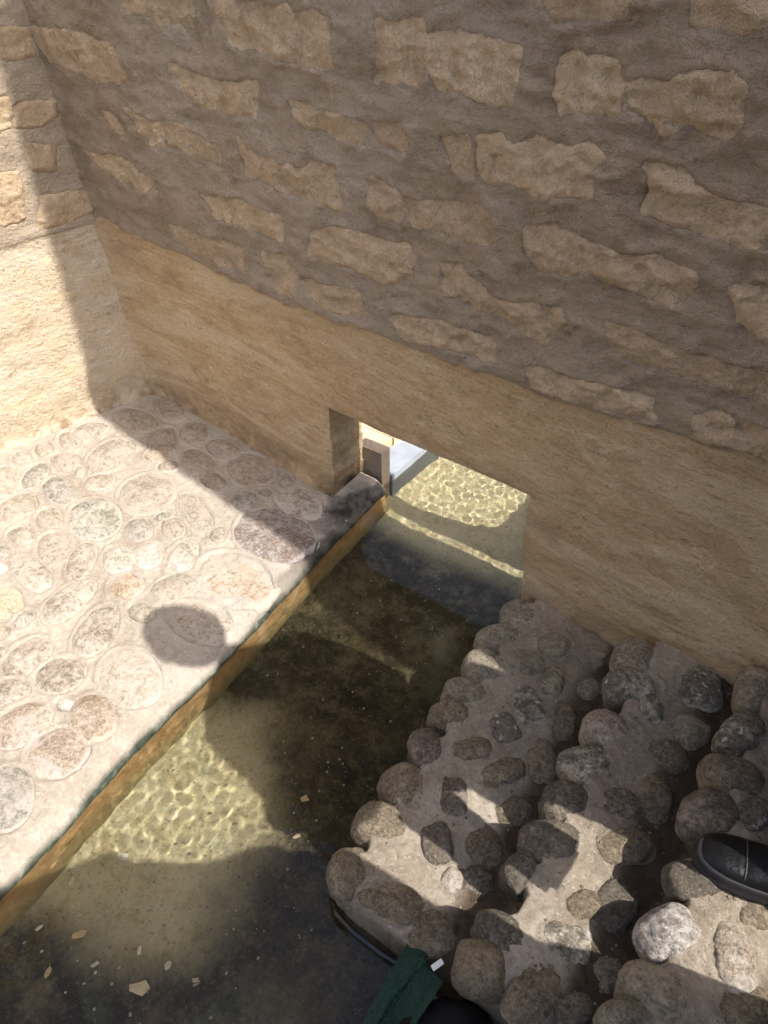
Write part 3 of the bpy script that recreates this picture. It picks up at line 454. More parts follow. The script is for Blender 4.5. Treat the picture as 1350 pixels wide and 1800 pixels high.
def unit_sphere(n=3):
    bm = bmesh.new(); bmesh.ops.create_icosphere(bm, subdivisions=n+1, radius=1.0)
    V = np.array([v.co[:] for v in bm.verts]); F = [[v.index for v in f.verts] for f in bm.faces]; bm.free(); return V, F
SV, SF = unit_sphere(3)
def stone(cx, cy, a, b, th, zc, c, mat, seed, parent, lvl=0.6, rough=1.0):
    V = SV.copy(); p = 2.45
    r = (np.abs(V)**p).sum(1)**(-1/p); V = V*r[:, None]                                   # boxy cobble
    n = fbm(V[:, 0], V[:, 1], V[:, 2], 0.85, 2, seed)*0.16+fbm(V[:, 0], V[:, 1], V[:, 2], 2.2, 4, seed+5)*0.075*rough
    V = V*(1+n)[:, None]; V[:, 2] *= 1.0/V[:, 2].max()
    rim = np.clip(1-(V[:, 2]-lvl)/0.22, 0, 1.0)
    x, y, z = V[:, 0]*a, V[:, 1]*b, V[:, 2]*c
    me = bpy.data.meshes.new('stone'); P = np.stack([x*math.cos(th)-y*math.sin(th), x*math.sin(th)+y*math.cos(th), z], 1)
    P[:, 0] += 0; me.from_pydata(P.tolist(), [], SF); me.polygons.foreach_set('use_smooth', np.ones(len(SF), bool))
    at = me.attributes.new('rim', 'FLOAT', 'POINT'); at.data.foreach_set('value', rim.astype(np.float32))
    o = link('stone', me, mat, parent); o.location = (cx, cy, zc); return o
for i, (cx, cy, a, b, th, c) in enumerate(S_L):
    cc = 0.018+0.06*b; top = 0.0125
    if c == 'r': top = 0.016
    z0 = float(ledge_z(np.array([cx]), np.array([cy]))[0])
    if cx+a*abs(math.cos(th)) > xedge(cy)-0.02: z0 -= 0.004
    stone(cx, cy, a*1.10, b*1.10, th, z0+top-cc+rr_.uniform(-0.003, 0.003), cc, M[c], 300+i*11, ledge, (cc-top)/cc)

# ------------------------------------------------------------------ steps
FX = [(-0.430, -0.465), (-0.152, -0.174), (0.053, 0.042), (0.275, 0.262), (0.50, 0.49)]
HZ = [0.095, 0.185, 0.271, 0.352, 0.432]
YE = 0.395
def fedge(k, y): return FX[k][0]+(FX[k][1]-FX[k][0])*(y-0.4)/0.8
TM = {'g': 'tg', 'b': 'tb', 'r': 'tr', 'w2': 'tw', 'w3': 'tw', 'd': 'td', 'k': 'tk', 'k2': 'tk2', 'b2': 'tb'}
for k in range(5):
    zt = HZ[k]; zb = -0.2 if k == 0 else HZ[k-1]-0.03
    yend = YE if k < 3 else -1.6
    yy = steps_of((yend, 1.30, 0.0062)) if k < 3 else steps_of((yend, 0.2, 0.06), (0.2, 1.3, 0.02))
    xb = (FX[k+1][0]+0.05) if k < 4 else 3.0
    tread = steps_of((0.016, xb-FX[k][0], 0.0062)) if k < 4 else steps_of((0.016, xb-FX[k][0], 0.1))
    prof = [(0.004, zb)]+[(0.002, zb+(zt-0.02-zb)*t) for t in (0.2, 0.4, 0.6, 0.8, 1.0)]+[(0.003, zt-0.012), (0.008, zt-0.005)]
    PX = np.concatenate([[p[0] for p in prof], tread]); PZ = np.concatenate([[p[1] for p in prof], np.full(len(tread), zt)])
    YY = np.repeat(yy[:, None], len(PX), 1); fe = fedge(k, YY)
    XX = fe+PX[None, :]; ZZ = np.repeat(PZ[None, :], len(yy), 0).copy()
    if k < 3:
        # cobbles at the nose: mortar draws back between them
        Sk = DATA['steps'][k]; es = [s for s in Sk if s[0] < fedge(k, s[1])+0.065]
        back = np.zeros_like(YY)+0.0
        near = np.full(yy.shape, 9.0)
        for s in es: near = np.minimum(near, abs(yy-s[1])/s[2])
        pull = (0.030*smooth(0.3, 1.0, near))[:, None]*np.exp(-np.clip(PX, 0, None)/0.03)[None, :]*(ZZ > zb+0.001)
        XX = XX+pull+0.003*fbm(XX, YY, ZZ, 30, 3, 60+k)*(PX < 0.05)[None, :]
        tz = (PX >= 0.016)[None, :]
        ZZ = ZZ+tz*(0.006*fbm(XX, YY, 0, 6, 2, 61+k)+0.003*fbm(XX, YY, 0, 22, 3, 62+k)+stone_field(XX, YY, Sk, 0.002, 0.005, 0.018)+0.0016*fbm(XX, YY, 0, 70, 2, 64)-0.010*np.exp(-PX/0.02)[None, :])
        ZZ = ZZ-tz*0.020*smooth(0.05, 0.22, PX)[None, :]
        # fillet up against the riser behind
        dback = (fedge(k+1, YY)-XX); ZZ = ZZ+tz*0.008*np.exp(-np.clip(dback, 0, None)/0.012)
        # rounded end towards the camera
        de = YY-YE; ZZ = np.where(ZZ > zb, ZZ-0.03*np.exp(-de/0.012)*(ZZ > zt-0.03), ZZ)
        if k == 0:
            rr = 0.05; cx0, cy0 = -0.430+rr, YE+rr          # rounded outer corner
            m = (XX < cx0) & (YY < cy0); dd = np.hypot(XX-cx0, YY-cy0)+1e-6; sc_ = np.where(m & (dd > rr), rr/dd, 1)
            XX = cx0+(XX-cx0)*sc_; YY = np.where(m, cy0+(YY-cy0)*sc_, YY)
    # end face
    YY = np.concatenate([YY[:1], YY], 0); XX = np.concatenate([XX[:1], XX], 0); Z0 = ZZ[:1]*0-0.22 if k < 3 else ZZ[:1]*0-0.3
    ZZ = np.concatenate([Z0, ZZ], 0)
    alg = smooth(0.03, 0.0, ZZ+0.015*fbm(XX, YY, ZZ, 20, 3, 71)); wt = 0.5*smooth(0.05, 0.0, ZZ+0.02*fbm(XX, YY, ZZ, 12, 3, 72))
    dust_front = 0
    crease = smooth(0.060, 0.022, abs(fedge(k+1, YY)-0.030-XX)+0.02*fbm(XX, YY, 0, 16, 3, 73))*(ZZ > 0) if k < 4 else ZZ*0  # brown soil plus painted shade along the tread backs and down the risers
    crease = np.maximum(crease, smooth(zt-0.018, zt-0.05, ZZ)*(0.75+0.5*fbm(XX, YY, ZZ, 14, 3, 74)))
    stp = grid_obj('step', XX, YY, ZZ, M['stepm'], None, None, True, {'algae': alg*0.7, 'wet': wt, 'soil_shade': np.clip(crease, 0, 1)}); setp(stp, kind='structure')
    if k < 3:
        for i, (cx, cy, a, b, th, c) in enumerate(DATA['steps'][k]):
            edge_ = cx < fedge(k, cy)+0.065; endst = cy < YE+0.06
            if k == 0 and endst: cy = max(cy, YE+0.028)
            if edge_:
                cc = 0.046 if k else 0.052; z0 = zt+0.0165-cc; cx -= 0.003
            else:
                cc = 0.42*b+0.010; z0 = zt+0.0145-cc-0.020*float(smooth(0.05, 0.22, cx-FX[k][0]))
            if cy > 1.12: z0 -= 0.004
            o = stone(cx, cy, a*(1.10 if edge_ else 1.03), b*(1.13 if edge_ else 1.03), th, z0, cc, M[TM.get(c, 'tb')], 700+k*97+i*11, stp, -0.8 if edge_ else (cc-0.014)/cc-0.22, 1.3)

# ------------------------------------------------------------------ channel below the water
def mat_floor():
    t = NT('channel_silt'); n1 = t.noise(2.6, 8, 0.72, 0.1); n2 = t.noise(15, 9, 0.8, 0.1); n3 = t.noise(110, 6, 0.8)
    col = t.ramp(n1, [(0.38, (0.02, 0.016, 0.009)), (0.47, (0.075, 0.058, 0.03)), (0.55, (0.17, 0.14, 0.075)), (0.66, (0.34, 0.32, 0.21))])
    col = t.mix(t.mr(n2, 0.48, 0.60, 0, 0.6), col, (0.24, 0.19, 0.10))
    col = t.mix(t.mr(t.noise(5, 9, 0.8, 0.1, t.mapv(t.pos, (1, 1, 1), (0, 0, 0), (4, 1, 8))), 0.48, 0.56, 0, 0.75), col, (0.03, 0.026, 0.013))
    col = t.mix(t.mr(t.noise(9, 9, 0.8, 0.1, t.mapv(t.pos, (1, 1, 1), (0, 0, 0), (7, 5, 2))), 0.54, 0.62, 0, 0.6), col, (0.13, 0.15, 0.08))
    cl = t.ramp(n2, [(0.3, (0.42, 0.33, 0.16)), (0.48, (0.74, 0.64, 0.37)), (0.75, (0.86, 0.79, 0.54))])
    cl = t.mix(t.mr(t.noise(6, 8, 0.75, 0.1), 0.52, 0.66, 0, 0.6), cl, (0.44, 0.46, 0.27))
    col = t.mix(t.attr('sunlit_sand'), col, cl)
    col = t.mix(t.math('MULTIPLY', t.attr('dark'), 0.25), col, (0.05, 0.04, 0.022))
    col = t.mix(t.mr(n3, 0.56, 0.68, 0, 0.6), col, t.mix(0.5, col, (0.6, 0.54, 0.38))); col = t.mix(t.mr(n3, 0.45, 0.34, 0, 0.75), col, (0.045, 0.036, 0.02))
    return t.out(col, t.bump(t.math('ADD', n2, t.math('MULTIPLY', n3, 0.5)), 0.018, 1.0), 0.9, 0.2)
def mat_ochre():
    t = NT('ochre_channel_side'); z = t.sep()[2]; n = t.noise(26, 8, 0.8, 0.2)
    n2 = t.noise(60, 5, 0.7); n4 = t.noise(7, 7, 0.75)
    col = t.ramp(n, [(0.3, (0.28, 0.155, 0.065)), (0.5, (0.47, 0.295, 0.13)), (0.7, (0.58, 0.42, 0.235))])
    col = t.mix(t.mr(n4, 0.5, 0.64, 0, 0.7), col, (0.30, 0.22, 0.095)); col = t.mix(t.mr(n4, 0.46, 0.36, 0, 0.55), col, (0.66, 0.52, 0.34))
    zz = t.math('ADD', z, t.math('MULTIPLY', t.math('SUBTRACT', n, 0.5), 0.05))
    col = t.mix(t.mr(zz, -0.065, -0.12), col, (0.20, 0.18, 0.08))
    col = t.mix(t.mr(zz, -0.006, 0.004), col, t.mix(t.mr(n2, 0.4, 0.65), (0.02, 0.03, 0.02), (0.10, 0.14, 0.10)))
    return t.out(col, t.bump(n2, 0.006, 0.8), 0.85, 0.2)
M['floor'] = mat_floor(); M['ochre'] = mat_ochre()
fy = steps_of((-3.0, -0.2, 0.08), (-0.2, 2.3, 0.012), (2.3, 5.0, 0.1)); fx = np.linspace(0, 1, 130)
FYY = np.repeat(fy[:, None], len(fx), 1); XL = xedge(FYY)-0.03; XR = 0.4+0*FYY
FXX = XL+(XR-XL)*fx[None, :]
FZ = -0.135+0.012*fbm(FXX, FYY, 0, 3, 3, 80)+0.005*fbm(FXX, FYY, 0, 18, 3, 81)+0.030*np.exp(-(FXX-XL-0.03)/0.035)
sunlit_sand = smooth(1.30, 1.40, FYY)*0.95+0.95*smooth(1.15, 0.7, np.hypot((FXX+0.90)/0.34, (FYY-0.34)/0.28)+0.25*fbm(FXX, FYY, 0, 6, 4, 85))  # pale sand beyond the wall; sunlight painted into the patch by the ledge
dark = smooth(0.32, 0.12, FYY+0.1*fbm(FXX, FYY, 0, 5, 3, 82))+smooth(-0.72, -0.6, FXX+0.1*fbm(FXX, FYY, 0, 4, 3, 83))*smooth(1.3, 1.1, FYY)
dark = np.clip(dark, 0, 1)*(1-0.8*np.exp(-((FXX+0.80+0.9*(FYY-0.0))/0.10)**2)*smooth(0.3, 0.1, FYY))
fl = grid_obj('channel_floor', FXX, FYY, FZ, M['floor'], None, None, True, {'sunlit_sand': np.clip(sunlit_sand, 0, 1), 'dark': dark}); setp(fl, kind='structure')
oy = steps_of((-3.0, -0.2, 0.1), (-0.2, 1.43, 0.012)); oz = np.linspace(0.004, -0.18, 14)
OY, OZ = np.meshgrid(oy, oz, indexing='ij'); OXX = xedge(OY)-0.012+0.23*np.clip(-OZ, 0, 1)+0.0022*fbm(0, OY, OZ, 18, 3, 84)
ochre = grid_obj('channel_side', OXX, OY, OZ, M['ochre'], None, None, False); setp(ochre, kind='structure')
ochre_far = None

# ------------------------------------------------------------------ water
def mat_water():
    m = bpy.data.materials.new('clear_water'); m.use_nodes = True; n = m.node_tree.nodes; p = n['Principled BSDF']
    p.inputs['Base Color'].default_value = (0.97, 0.975, 0.93, 1); p.inputs['Roughness'].default_value = 0.0
    p.inputs['IOR'].default_value = 1.333; p.inputs['Transmission Weight'].default_value = 1.0
    return m
M['water'] = mat_water()
wy = steps_of((-3.0, -0.25, 0.1), (-0.25, 1.95, 0.0037), (1.95, 5.0, 0.08)); wx = np.concatenate([np.linspace(0, 0.49, 185), np.linspace(0.5, 1, 24)])
WY = np.repeat(wy[:, None], len(wx), 1); WL = xedge(WY)-0.025; WR = 0.3+0*WY
WX = WL+(WR-WL)*wx[None, :]
ripa = 0.00052*(0.35+0.9*smooth(-0.2, 0.5, fbm(WX, WY, 0, 2.2, 2, 94)+0.15))+0.0005*smooth(1.38, 1.5, WY)
WZ = ripa*0.95*(fbm(WX, WY*1.0, 0.3, 52, 1, 90)+0.75*fbm(WX*1.2+WY*0.4, WY, 1.3, 29, 2, 91))+0.0008*fbm(WX, WY, 0.3, 7, 1, 92)
water = grid_obj('water', WX, WY, WZ, M['water'], None, None, True); setp(water, kind='structure')
water.cycles.is_caustics_caster = True
for o in (fl, ochre): o.cycles.is_caustics_receiver = True

# ------------------------------------------------------------------ beyond the wall
def mat_simple(name, a, b, sc_=12, bumpd=0.006, rough=0.9, spec=0.2, c=None):
    t = NT(name); n = t.noise(sc_, 6, 0.7, 0.4); n2 = t.noise(sc_*9, 5, 0.75)
    col = t.mix(t.mr(n, 0.35, 0.65), a, b)
    if c: col = t.mix(t.mr(n2, 0.58, 0.68, 0, 0.7), col, c)
    return t.out(col, t.bump(t.math('ADD', n, t.math('MULTIPLY', n2, 0.5)), bumpd, 0.8), rough, spec)
M['sand'] = mat_simple('sand_plaster', (0.50, 0.37, 0.23), (0.60, 0.47, 0.32), 8, 0.006, c=(0.68, 0.56, 0.40))
M['marble'] = mat_simple('grey_marble', (0.22, 0.25, 0.28), (0.30, 0.33, 0.36), 10, 0.002, 0.6, 0.4, (0.25, 0.28, 0.31))
M['pier'] = mat_simple('dark_plaster', (0.36, 0.28, 0.20), (0.46, 0.37, 0.27), 12, 0.01, c=(0.2, 0.17, 0.13))
def box(name, x0, x1, y0, y1, z0, z1, mat, parent=None, div=1, n=0.0, seed=1, bev=0.0):
    bm = bmesh.new(); bmesh.ops.create_cube(bm, size=1.0)
    for v in bm.verts: v.co = ((x0+x1)/2+v.co.x*(x1-x0), (y0+y1)/2+v.co.y*(y1-y0), (z0+z1)/2+v.co.z*(z1-z0))
    if bev: bmesh.ops.bevel(bm, geom=bm.edges[:], offset=bev, segments=2, affect='EDGES')
    if div > 1: bmesh.ops.subdivide_edges(bm, edges=bm.edges[:], cuts=div, use_grid_fill=True)
    if n:
        P = np.array([v.co[:] for v in bm.verts]); d = fbm(P[:, 0], P[:, 1], P[:, 2], 9, 3, seed)[:, None]*n
        N_ = P-np.array([(x0+x1)/2, (y0+y1)/2, (z0+z1)/2]); N_ /= np.linalg.norm(N_, axis=1)[:, None]
        for v, q in zip(bm.verts, P+N_*d): v.co = q
    me = bpy.data.meshes.new(name); bm.to_mesh(me); bm.free()
    o = link(name, me, mat, parent)
    return o
g1 = box('ground', -6.0, -1.150, 1.62, 14.0, -0.3, 0.046, M['sand']); setp(g1, kind='structure')
g1b = box('ground', -6.0, -1.1565, 1.480, 1.6195, -0.3, 0.044, M['sand']); setp(g1b, kind='structure')
g2 = box('ground', -0.478, 8.0, 1.56, 14.0, -0.3, 0.10, M['sand']); setp(g2, kind='structure')
cb = box('marble_curb', -1.149, -1.056, 1.478, 4.2, -0.3, 0.022, M['marble'])
setp(cb, 'pale blue grey marble curb beside the water beyond the opening', 'curb')
st_ = box('wall_stub', -1.155, -1.064, 1.434, 1.476, -0.3, 0.125, M['pier'], div=6, n=0.006)
setp(st_, 'small shaded plaster stub behind the left side of the opening', 'wall')
# unseen wall right of the channel, its sloping top shaped to cast the outer shade
prof = [(1.433, 1.2), (1.478, 1.0), (1.500, 0.50), (1.52, 0.32), (1.56, 0.215), (1.75, 0.205), (2.2, 0.21), (3.2, 0.2)]
V = []; F = []
for (y, z) in prof:
    for x in (-0.482, -0.40): V += [(x, y, -0.3), (x, y, z+(0.004 if x > -0.45 else 0))]
for i in range(len(prof)-1):
    a = i*4; b = a+4
    F += [(a, a+1, b+1, b), (a+1, a+3, b+3, b+1), (a+2, b+2, b+3, a+3)]
F += [(0, 2, 3, 1), (len(V)-4, len(V)-3, len(V)-1, len(V)-2)]
bt = mesh_vf('shade_side_wall', V, F, M['pier'], None, False); setp(bt, 'unseen plaster wall added right of the water beyond the opening, top shaped for its shade', 'wall')

# unseen pier added at the right, its edge shaped to shade the ledge
pz = np.array([0.3, 1.25, 1.5, 1.82, 2.2, 2.8, 3.46, 4.6]); py = np.array([1.10, 1.105, 1.075, 1.045, 1.055, 1.098, 1.176, 1.178])
zz = np.linspace(0.3, 4.6, 120); yf = np.interp(zz, pz, py)+0.006*fbm(0, 0, zz, 6, 3, 97)
PX_ = np.array([0.60, 0.60, 0.75, 0.95]); V = []; F = []
ring = []
for k_, z in enumerate(zz):
    x0_ = 0.6; V += [(0.60, yf[k_], z), (0.95, yf[k_], z), (0.95, 1.33, z), (0.60, 1.33, z)]
for k_ in range(len(zz)-1):
    a = k_*4
    for q in range(4): F.append((a+q, a+(q+1) % 4, a+4+(q+1) % 4, a+4+q))
F.append((len(V)-4, len(V)-3, len(V)-2, len(V)-1))
pr = mesh_vf('shade_pier', V, F, M['sand'], None, False); setp(pr, 'tall unseen pier added right of the steps, its edge shaped to shade the ledge', 'pier')

# ------------------------------------------------------------------ small things in the water
def shard(name, label, x, y, s, ang, mat, group, asp=0.6, th=0.10, n=6, seed=1, z=-0.118, tilt=0.0):
    rnd = random.Random(seed); pts = []
    for i in range(n):
        a = 2*math.pi*(i+rnd.uniform(-0.25, 0.25))/n; r = rnd.uniform(0.75, 1.1)
        pts.append((r*math.cos(a)*s, r*math.sin(a)*s*asp))
    h = s*th; V = []; k = len(pts)
    for zz_, q in ((0, 1.0), (h*0.75, 1.0), (h, 0.93)):
        for (px, py) in pts: V.append((px*q, py*q, zz_+rnd.uniform(-0.1, 0.1)*h))
    V.append((0, 0, h*1.02)); F = [tuple(range(k))[::-1]]
    for r_ in range(2):
        for i in range(k): F.append((r_*k+i, r_*k+(i+1) % k, (r_+1)*k+(i+1) % k, (r_+1)*k+i))
    for i in range(k): F.append((2*k+i, 2*k+(i+1) % k, 3*k))
    o = mesh_vf(name, V, F, mat, None, False); o.location = (x, y, z); o.rotation_euler = (tilt, tilt*0.5, ang)
    o.cycles.is_caustics_receiver = True
    return setp(o, label, name.replace('_', ' '), group)
M['chip'] = mat_simple('tan_chip', (0.42, 0.33, 0.21), (0.54, 0.45, 0.30), 40, 0.002)
M['chipw'] = mat_simple('pale_chip', (0.46, 0.41, 0.31), (0.56, 0.51, 0.40), 40, 0.002)
M['leaf'] = mat_simple('dry_leaf', (0.34, 0.25, 0.12), (0.44, 0.34, 0.18), 40, 0.002)
G = 'stone chips and leaves lying under the water'
CH = [('stone_chip', 'large tan square chip under water near the bottom edge, biggest of the chips', -0.640, 0.110, 0.020, 0.6, 'chip', 0.85, 5),
 ('stone_chip', 'pale yellow angular chip just below the sunlit patch of water', -0.850, 0.245, 0.0165, 0.3, 'chipw', 0.75, 5),
 ('dry_leaf', 'long tan leaf shaped flake standing at a slant in the dark water', -0.799, 0.103, 0.019, 1.1, 'leaf', 0.45, 6),
 ('stone_chip', 'tan chip lying inside the sunlit patch of rippled water', -0.831, 0.362, 0.0165, 0.9, 'chip', 0.5, 4),
 ('stone_chip', 'small grey brown chip in the shade nearest the lit ledge corner', -0.893, 0.156, 0.011, 2.0, 'chip', 0.7, 5),
 ('pebble', 'small pale pebble between the tan square chip and the dark middle', -0.627, 0.164, 0.009, 1.9, 'chipw', 0.7, 7),
 ('stone_chip', 'small tan chip with a flat end right of the large square chip', -0.565, 0.175, 0.010, 0.2, 'chip', 0.8, 4),
 ('stone_chip', 'brown square chip in the shade beside the tip of the sunlit water', -0.632, 0.554, 0.012, 0.4, 'leaf', 0.9, 4),
 ('pebble', 'white bean shaped pebble left of the large square chip', -0.689, 0.150, 0.0095, 2.2, 'chipw', 0.45, 7),
 ('stone_chip', 'short white chip on the pale silt near the bottom left', -0.735, 0.088, 0.010, 0.9, 'chipw', 0.5, 4),
 ('dry_leaf', 'narrow brown leaf in the water near the lower left edge', -0.793, 0.030, 0.014, -0.9, 'leaf', 0.35, 6),
 ('pebble', 'white slanting pebble closest to the lower left border', -0.870, 0.066, 0.008, 1.2, 'chipw', 0.5, 7),
 ('stone_chip', 'slanted pale chip in the shade right of the sunlit water tip', -0.592, 0.482, 0.011, 1.1, 'chip', 0.5, 5)]
for i, (nm, lb, x, y, s, a, m_, asp, n_) in enumerate(CH): shard(nm, lb, x, y, s, a, M[m_], G, asp, 0.16, n_, 40+i, -0.124)
rnd = random.Random(7); V = []; F = []
for i in range(260):
    x = rnd.uniform(-0.93, -0.45); y = rnd.uniform(0.02, 1.25); s = rnd.choice((0.0012, 0.0018, 0.0026, 0.004)); a = rnd.uniform(0, 6.3)
    b = len(V); V += [(x+s*math.cos(a+q)*(1 if j % 2 else 0.6), y+s*math.sin(a+q), -0.123) for j, q in enumerate((0, 1.6, 3.1, 4.7))]+[(x, y, -0.119+s*0.5)]
    F += [(b, b+1, b+4), (b+1, b+2, b+4), (b+2, b+3, b+4), (b+3, b, b+4)]
gr = mesh_vf('grit', V, F, M['chipw'], None, False); setp(gr, 'pale grit scattered over the channel floor', kind='stuff')
from mathutils.bvhtree import BVHTree
def gravel(name, label, targets, n, x0, x1, y0, y1, mat, seed, sizes):
    rnd = random.Random(seed); V = []; F = []
    trees = [BVHTree.FromPolygons([v.co[:] for v in o_.data.vertices], [p.vertices[:] for p in o_.data.polygons]) for o_ in targets]
    for i in range(n):
        x, y = rnd.uniform(x0, x1), rnd.uniform(y0, y1); zb = None
        for t_ in trees:
            h = t_.ray_cast(Vector((x, y, 0.9)), Vector((0, 0, -1)))
            if h[0] is not None and (zb is None or h[0].z > zb) and h[1].z > 0.6: zb = h[0].z
        if zb is None or zb < 0.02: continue
        s = rnd.choice(sizes)*rnd.uniform(0.7, 1.2); a = rnd.uniform(0, 6.28); q = [rnd.uniform(0.6, 1.1) for _ in range(6)]; b0 = len(V)
        for j in range(6): V.append((x+s*q[j]*math.cos(a+j*1.047), y+s*0.8*q[j]*math.sin(a+j*1.047), zb-s*0.2))
        for j in range(6): V.append((x+0.6*s*q[j]*math.cos(a+j*1.047), y+0.5*s*q[j]*math.sin(a+j*1.047), zb+s*0.42))
        for j in range(6): F.append((b0+j, b0+(j+1) % 6, b0+6+(j+1) % 6, b0+6+j))
        F.append(tuple(b0+6+j for j in range(6)))
    o_ = mesh_vf(name, V, F, mat, None, False); return setp(o_, label, kind='stuff')
M['gravel'] = mat_simple('gravel_grit', (0.12, 0.095, 0.07), (0.26, 0.215, 0.165), 30, 0.002)
M['gravelp'] = mat_simple('pale_grit', (0.36, 0.31, 0.25), (0.52, 0.47, 0.40), 30, 0.002)
STEPS = [o_ for o_ in COL.objects if o_.name.startswith('step') and o_.parent is None]
gravel('gravel', 'small grit bedded in the mortar of the steps', STEPS[:3], 1000, -0.46, 0.24, 0.40, 1.22, M['gravel'], 3, (0.0014, 0.002, 0.0026, 0.004))
gravel('gravel', 'small grit bedded in the mortar of the ledge', [ledge], 1500, -2.1, -0.98, 0.0, 1.36, M['gravelp'], 4, (0.0014, 0.002, 0.003, 0.0045))
def tube(bm, pts, rad, seg=8, cap=True):
    rings = []; pts = [Vector(p) for p in pts]
    for i, p in enumerate(pts):
        d = (pts[min(i+1, len(pts)-1)]-pts[max(i-1, 0)]).normalized(); a = d.orthogonal().normalized(); b = d.cross(a)
        r = rad[i] if isinstance(rad, (list, tuple)) else rad
        rings.append([bm.verts.new(p+a*r*math.cos(t*2*math.pi/seg)+b*r*math.sin(t*2*math.pi/seg)) for t in range(seg)])
    for i in range(len(rings)-1):
        best = min(range(seg), key=lambda s_: (rings[i][0].co-rings[i+1][s_].co).length)
        for t in range(seg): bm.faces.new((rings[i][t], rings[i][(t+1) % seg], rings[i+1][(t+1+best) % seg], rings[i+1][(t+best) % seg]))
    if cap: bm.faces.new(rings[0][::-1]); bm.faces.new(rings[-1])
def bmobj(name, bm, mat, parent=None, sm=True):
    bmesh.ops.recalc_face_normals(bm, faces=bm.faces[:]); me = bpy.data.meshes.new(name); bm.to_mesh(me); bm.free()
    me.polygons.foreach_set('use_smooth', np.full(len(me.polygons), sm)); return link(name, me, mat, parent)
M['twig'] = mat_simple('twig_bark', (0.07, 0.05, 0.03), (0.12, 0.09, 0.06), 60, 0.001)
bm = bmesh.new(); tube(bm, [(-0.60, 0.13, -0.120), (-0.572, 0.163, -0.117), (-0.53, 0.205, -0.118), (-0.505, 0.235, -0.120)], 0.0014, 6)
tw = bmobj('twig', bm, M['twig']); setp(tw, 'thin dark twig lying on the silt right of the square chip', 'twig')

# ------------------------------------------------------------------ green net and black clothing at the end of the steps
def mat_net():
    t = NT('green_net'); v = t.voro(420, t.mapv(t.pos, (1, 1, 0.6))); v2 = t.noise(14, 4)
    col = t.mix(t.mr(v, 0.28, 0.55), (0.006, 0.018, 0.013), (0.02, 0.055, 0.042)); col = t.mix(t.mr(v2, 0.4, 0.7, 0, 0.5), col, (0.014, 0.035, 0.032))
    return t.out(col, t.bump(v, 0.002, 0.8), 0.85, 0.2)
def mat_cloth(name, c, r=0.9):
    t = NT(name); n = t.noise(10, 3); return t.out(t.mix(n, c, tuple(x*1.8 for x in c)), t.bump(t.noise(500, 2), 0.0006, 0.6), r, 0.15)
M['net'] = mat_net(); M['black'] = mat_cloth('black_fabric', (0.007, 0.007, 0.008)); M['white_tag'] = mat_simple('white_tag', (0.66, 0.66, 0.63), (0.72, 0.72, 0.70), 30, 0.0005)
# cloth: hangs over the end of the lowest step and trails into the water towards the camera
nu, nv = 60, 70; u, v = np.meshgrid(np.linspace(0, 1, nu), np.linspace(0, 1, nv), indexing='ij')
px = -0.255+0.072*u+(-0.005)*v+0.010*np.sin(u*9+v*2); py = 0.408-0.030*u-0.36*v
pz = 0.070+0.022*u-0.085*smooth(0.05, 0.75, v)*(1-0.15*u)+0.014*np.sin(u*7.5+v*3.5)*(0.4+v)+0.010*fbm(u*1.5, v, 0, 4, 3, 120)
px = px-0.03*v*(1-u)+0.012*fbm(u*3, v, 1, 3, 2, 121)
net = grid_obj('green_net', px, py, pz, M['net'], None); md = net.modifiers.new('s', 'SOLIDIFY'); md.thickness = 0.003
setp(net, 'dark green net cloth hanging from the corner of the steps into the water', 'net')
tg = box('label_strip', -0.010, 0.010, -0.0045, 0.0045, -0.001, 0.001, M['white_tag'], net, bev=0.0005)
tg.location = (-0.199, 0.392, 0.104); tg.rotation_euler = (0.1, -0.25, 1.12)
V_, F_ = unit_sphere(3); P = V_*np.array([0.105, 0.165, 0.060]); nn = 1+0.22*fbm(V_[:, 0], V_[:, 1], V_[:, 2], 1.6, 3, 130); P = P*nn[:, None]
P[:, 2] += 0.006*np.sin(P[:, 1]*60+P[:, 0]*30)
bag = mesh_vf('black_clothing', P, F_, M['black']); bag.location = (-0.105, 0.225, 0.060); bag.rotation_euler = (0, 0, 0.28)  # black mound standing in for dark clothing at the step end
setp(bag, 'black cloth mound standing in for dark clothing at the end of the steps beside the green net', 'bag')
bm = bmesh.new(); tube(bm, [(-0.02, 0.05, 0.03), (-0.03, -0.02, 0.10), (0.03, -0.08, 0.10), (0.05, -0.02, 0.03)], 0.008, 8); h_ = bmobj('handle', bm, M['black'], bag)

M['hose'] = (lambda t: t.out((0.012, 0.013, 0.016), None, 0.3, 0.5))(NT('black_hose_rubber'))
bm = bmesh.new(); tube(bm, [(-0.43, 0.430, -0.05), (-0.428, 0.405, -0.02), (-0.405, 0.388, 0.0), (-0.36, 0.380, 0.004), (-0.30, 0.380, 0.006), (-0.25, 0.384, 0.012), (-0.215, 0.385, 0.02), (-0.18, 0.36, 0.02), (-0.15, 0.30, 0.015)], 0.0055, 10)
hs = bmobj('hose', bm, M['hose']); setp(hs, 'thin black hose curving round the foot of the lowest step', 'hose')

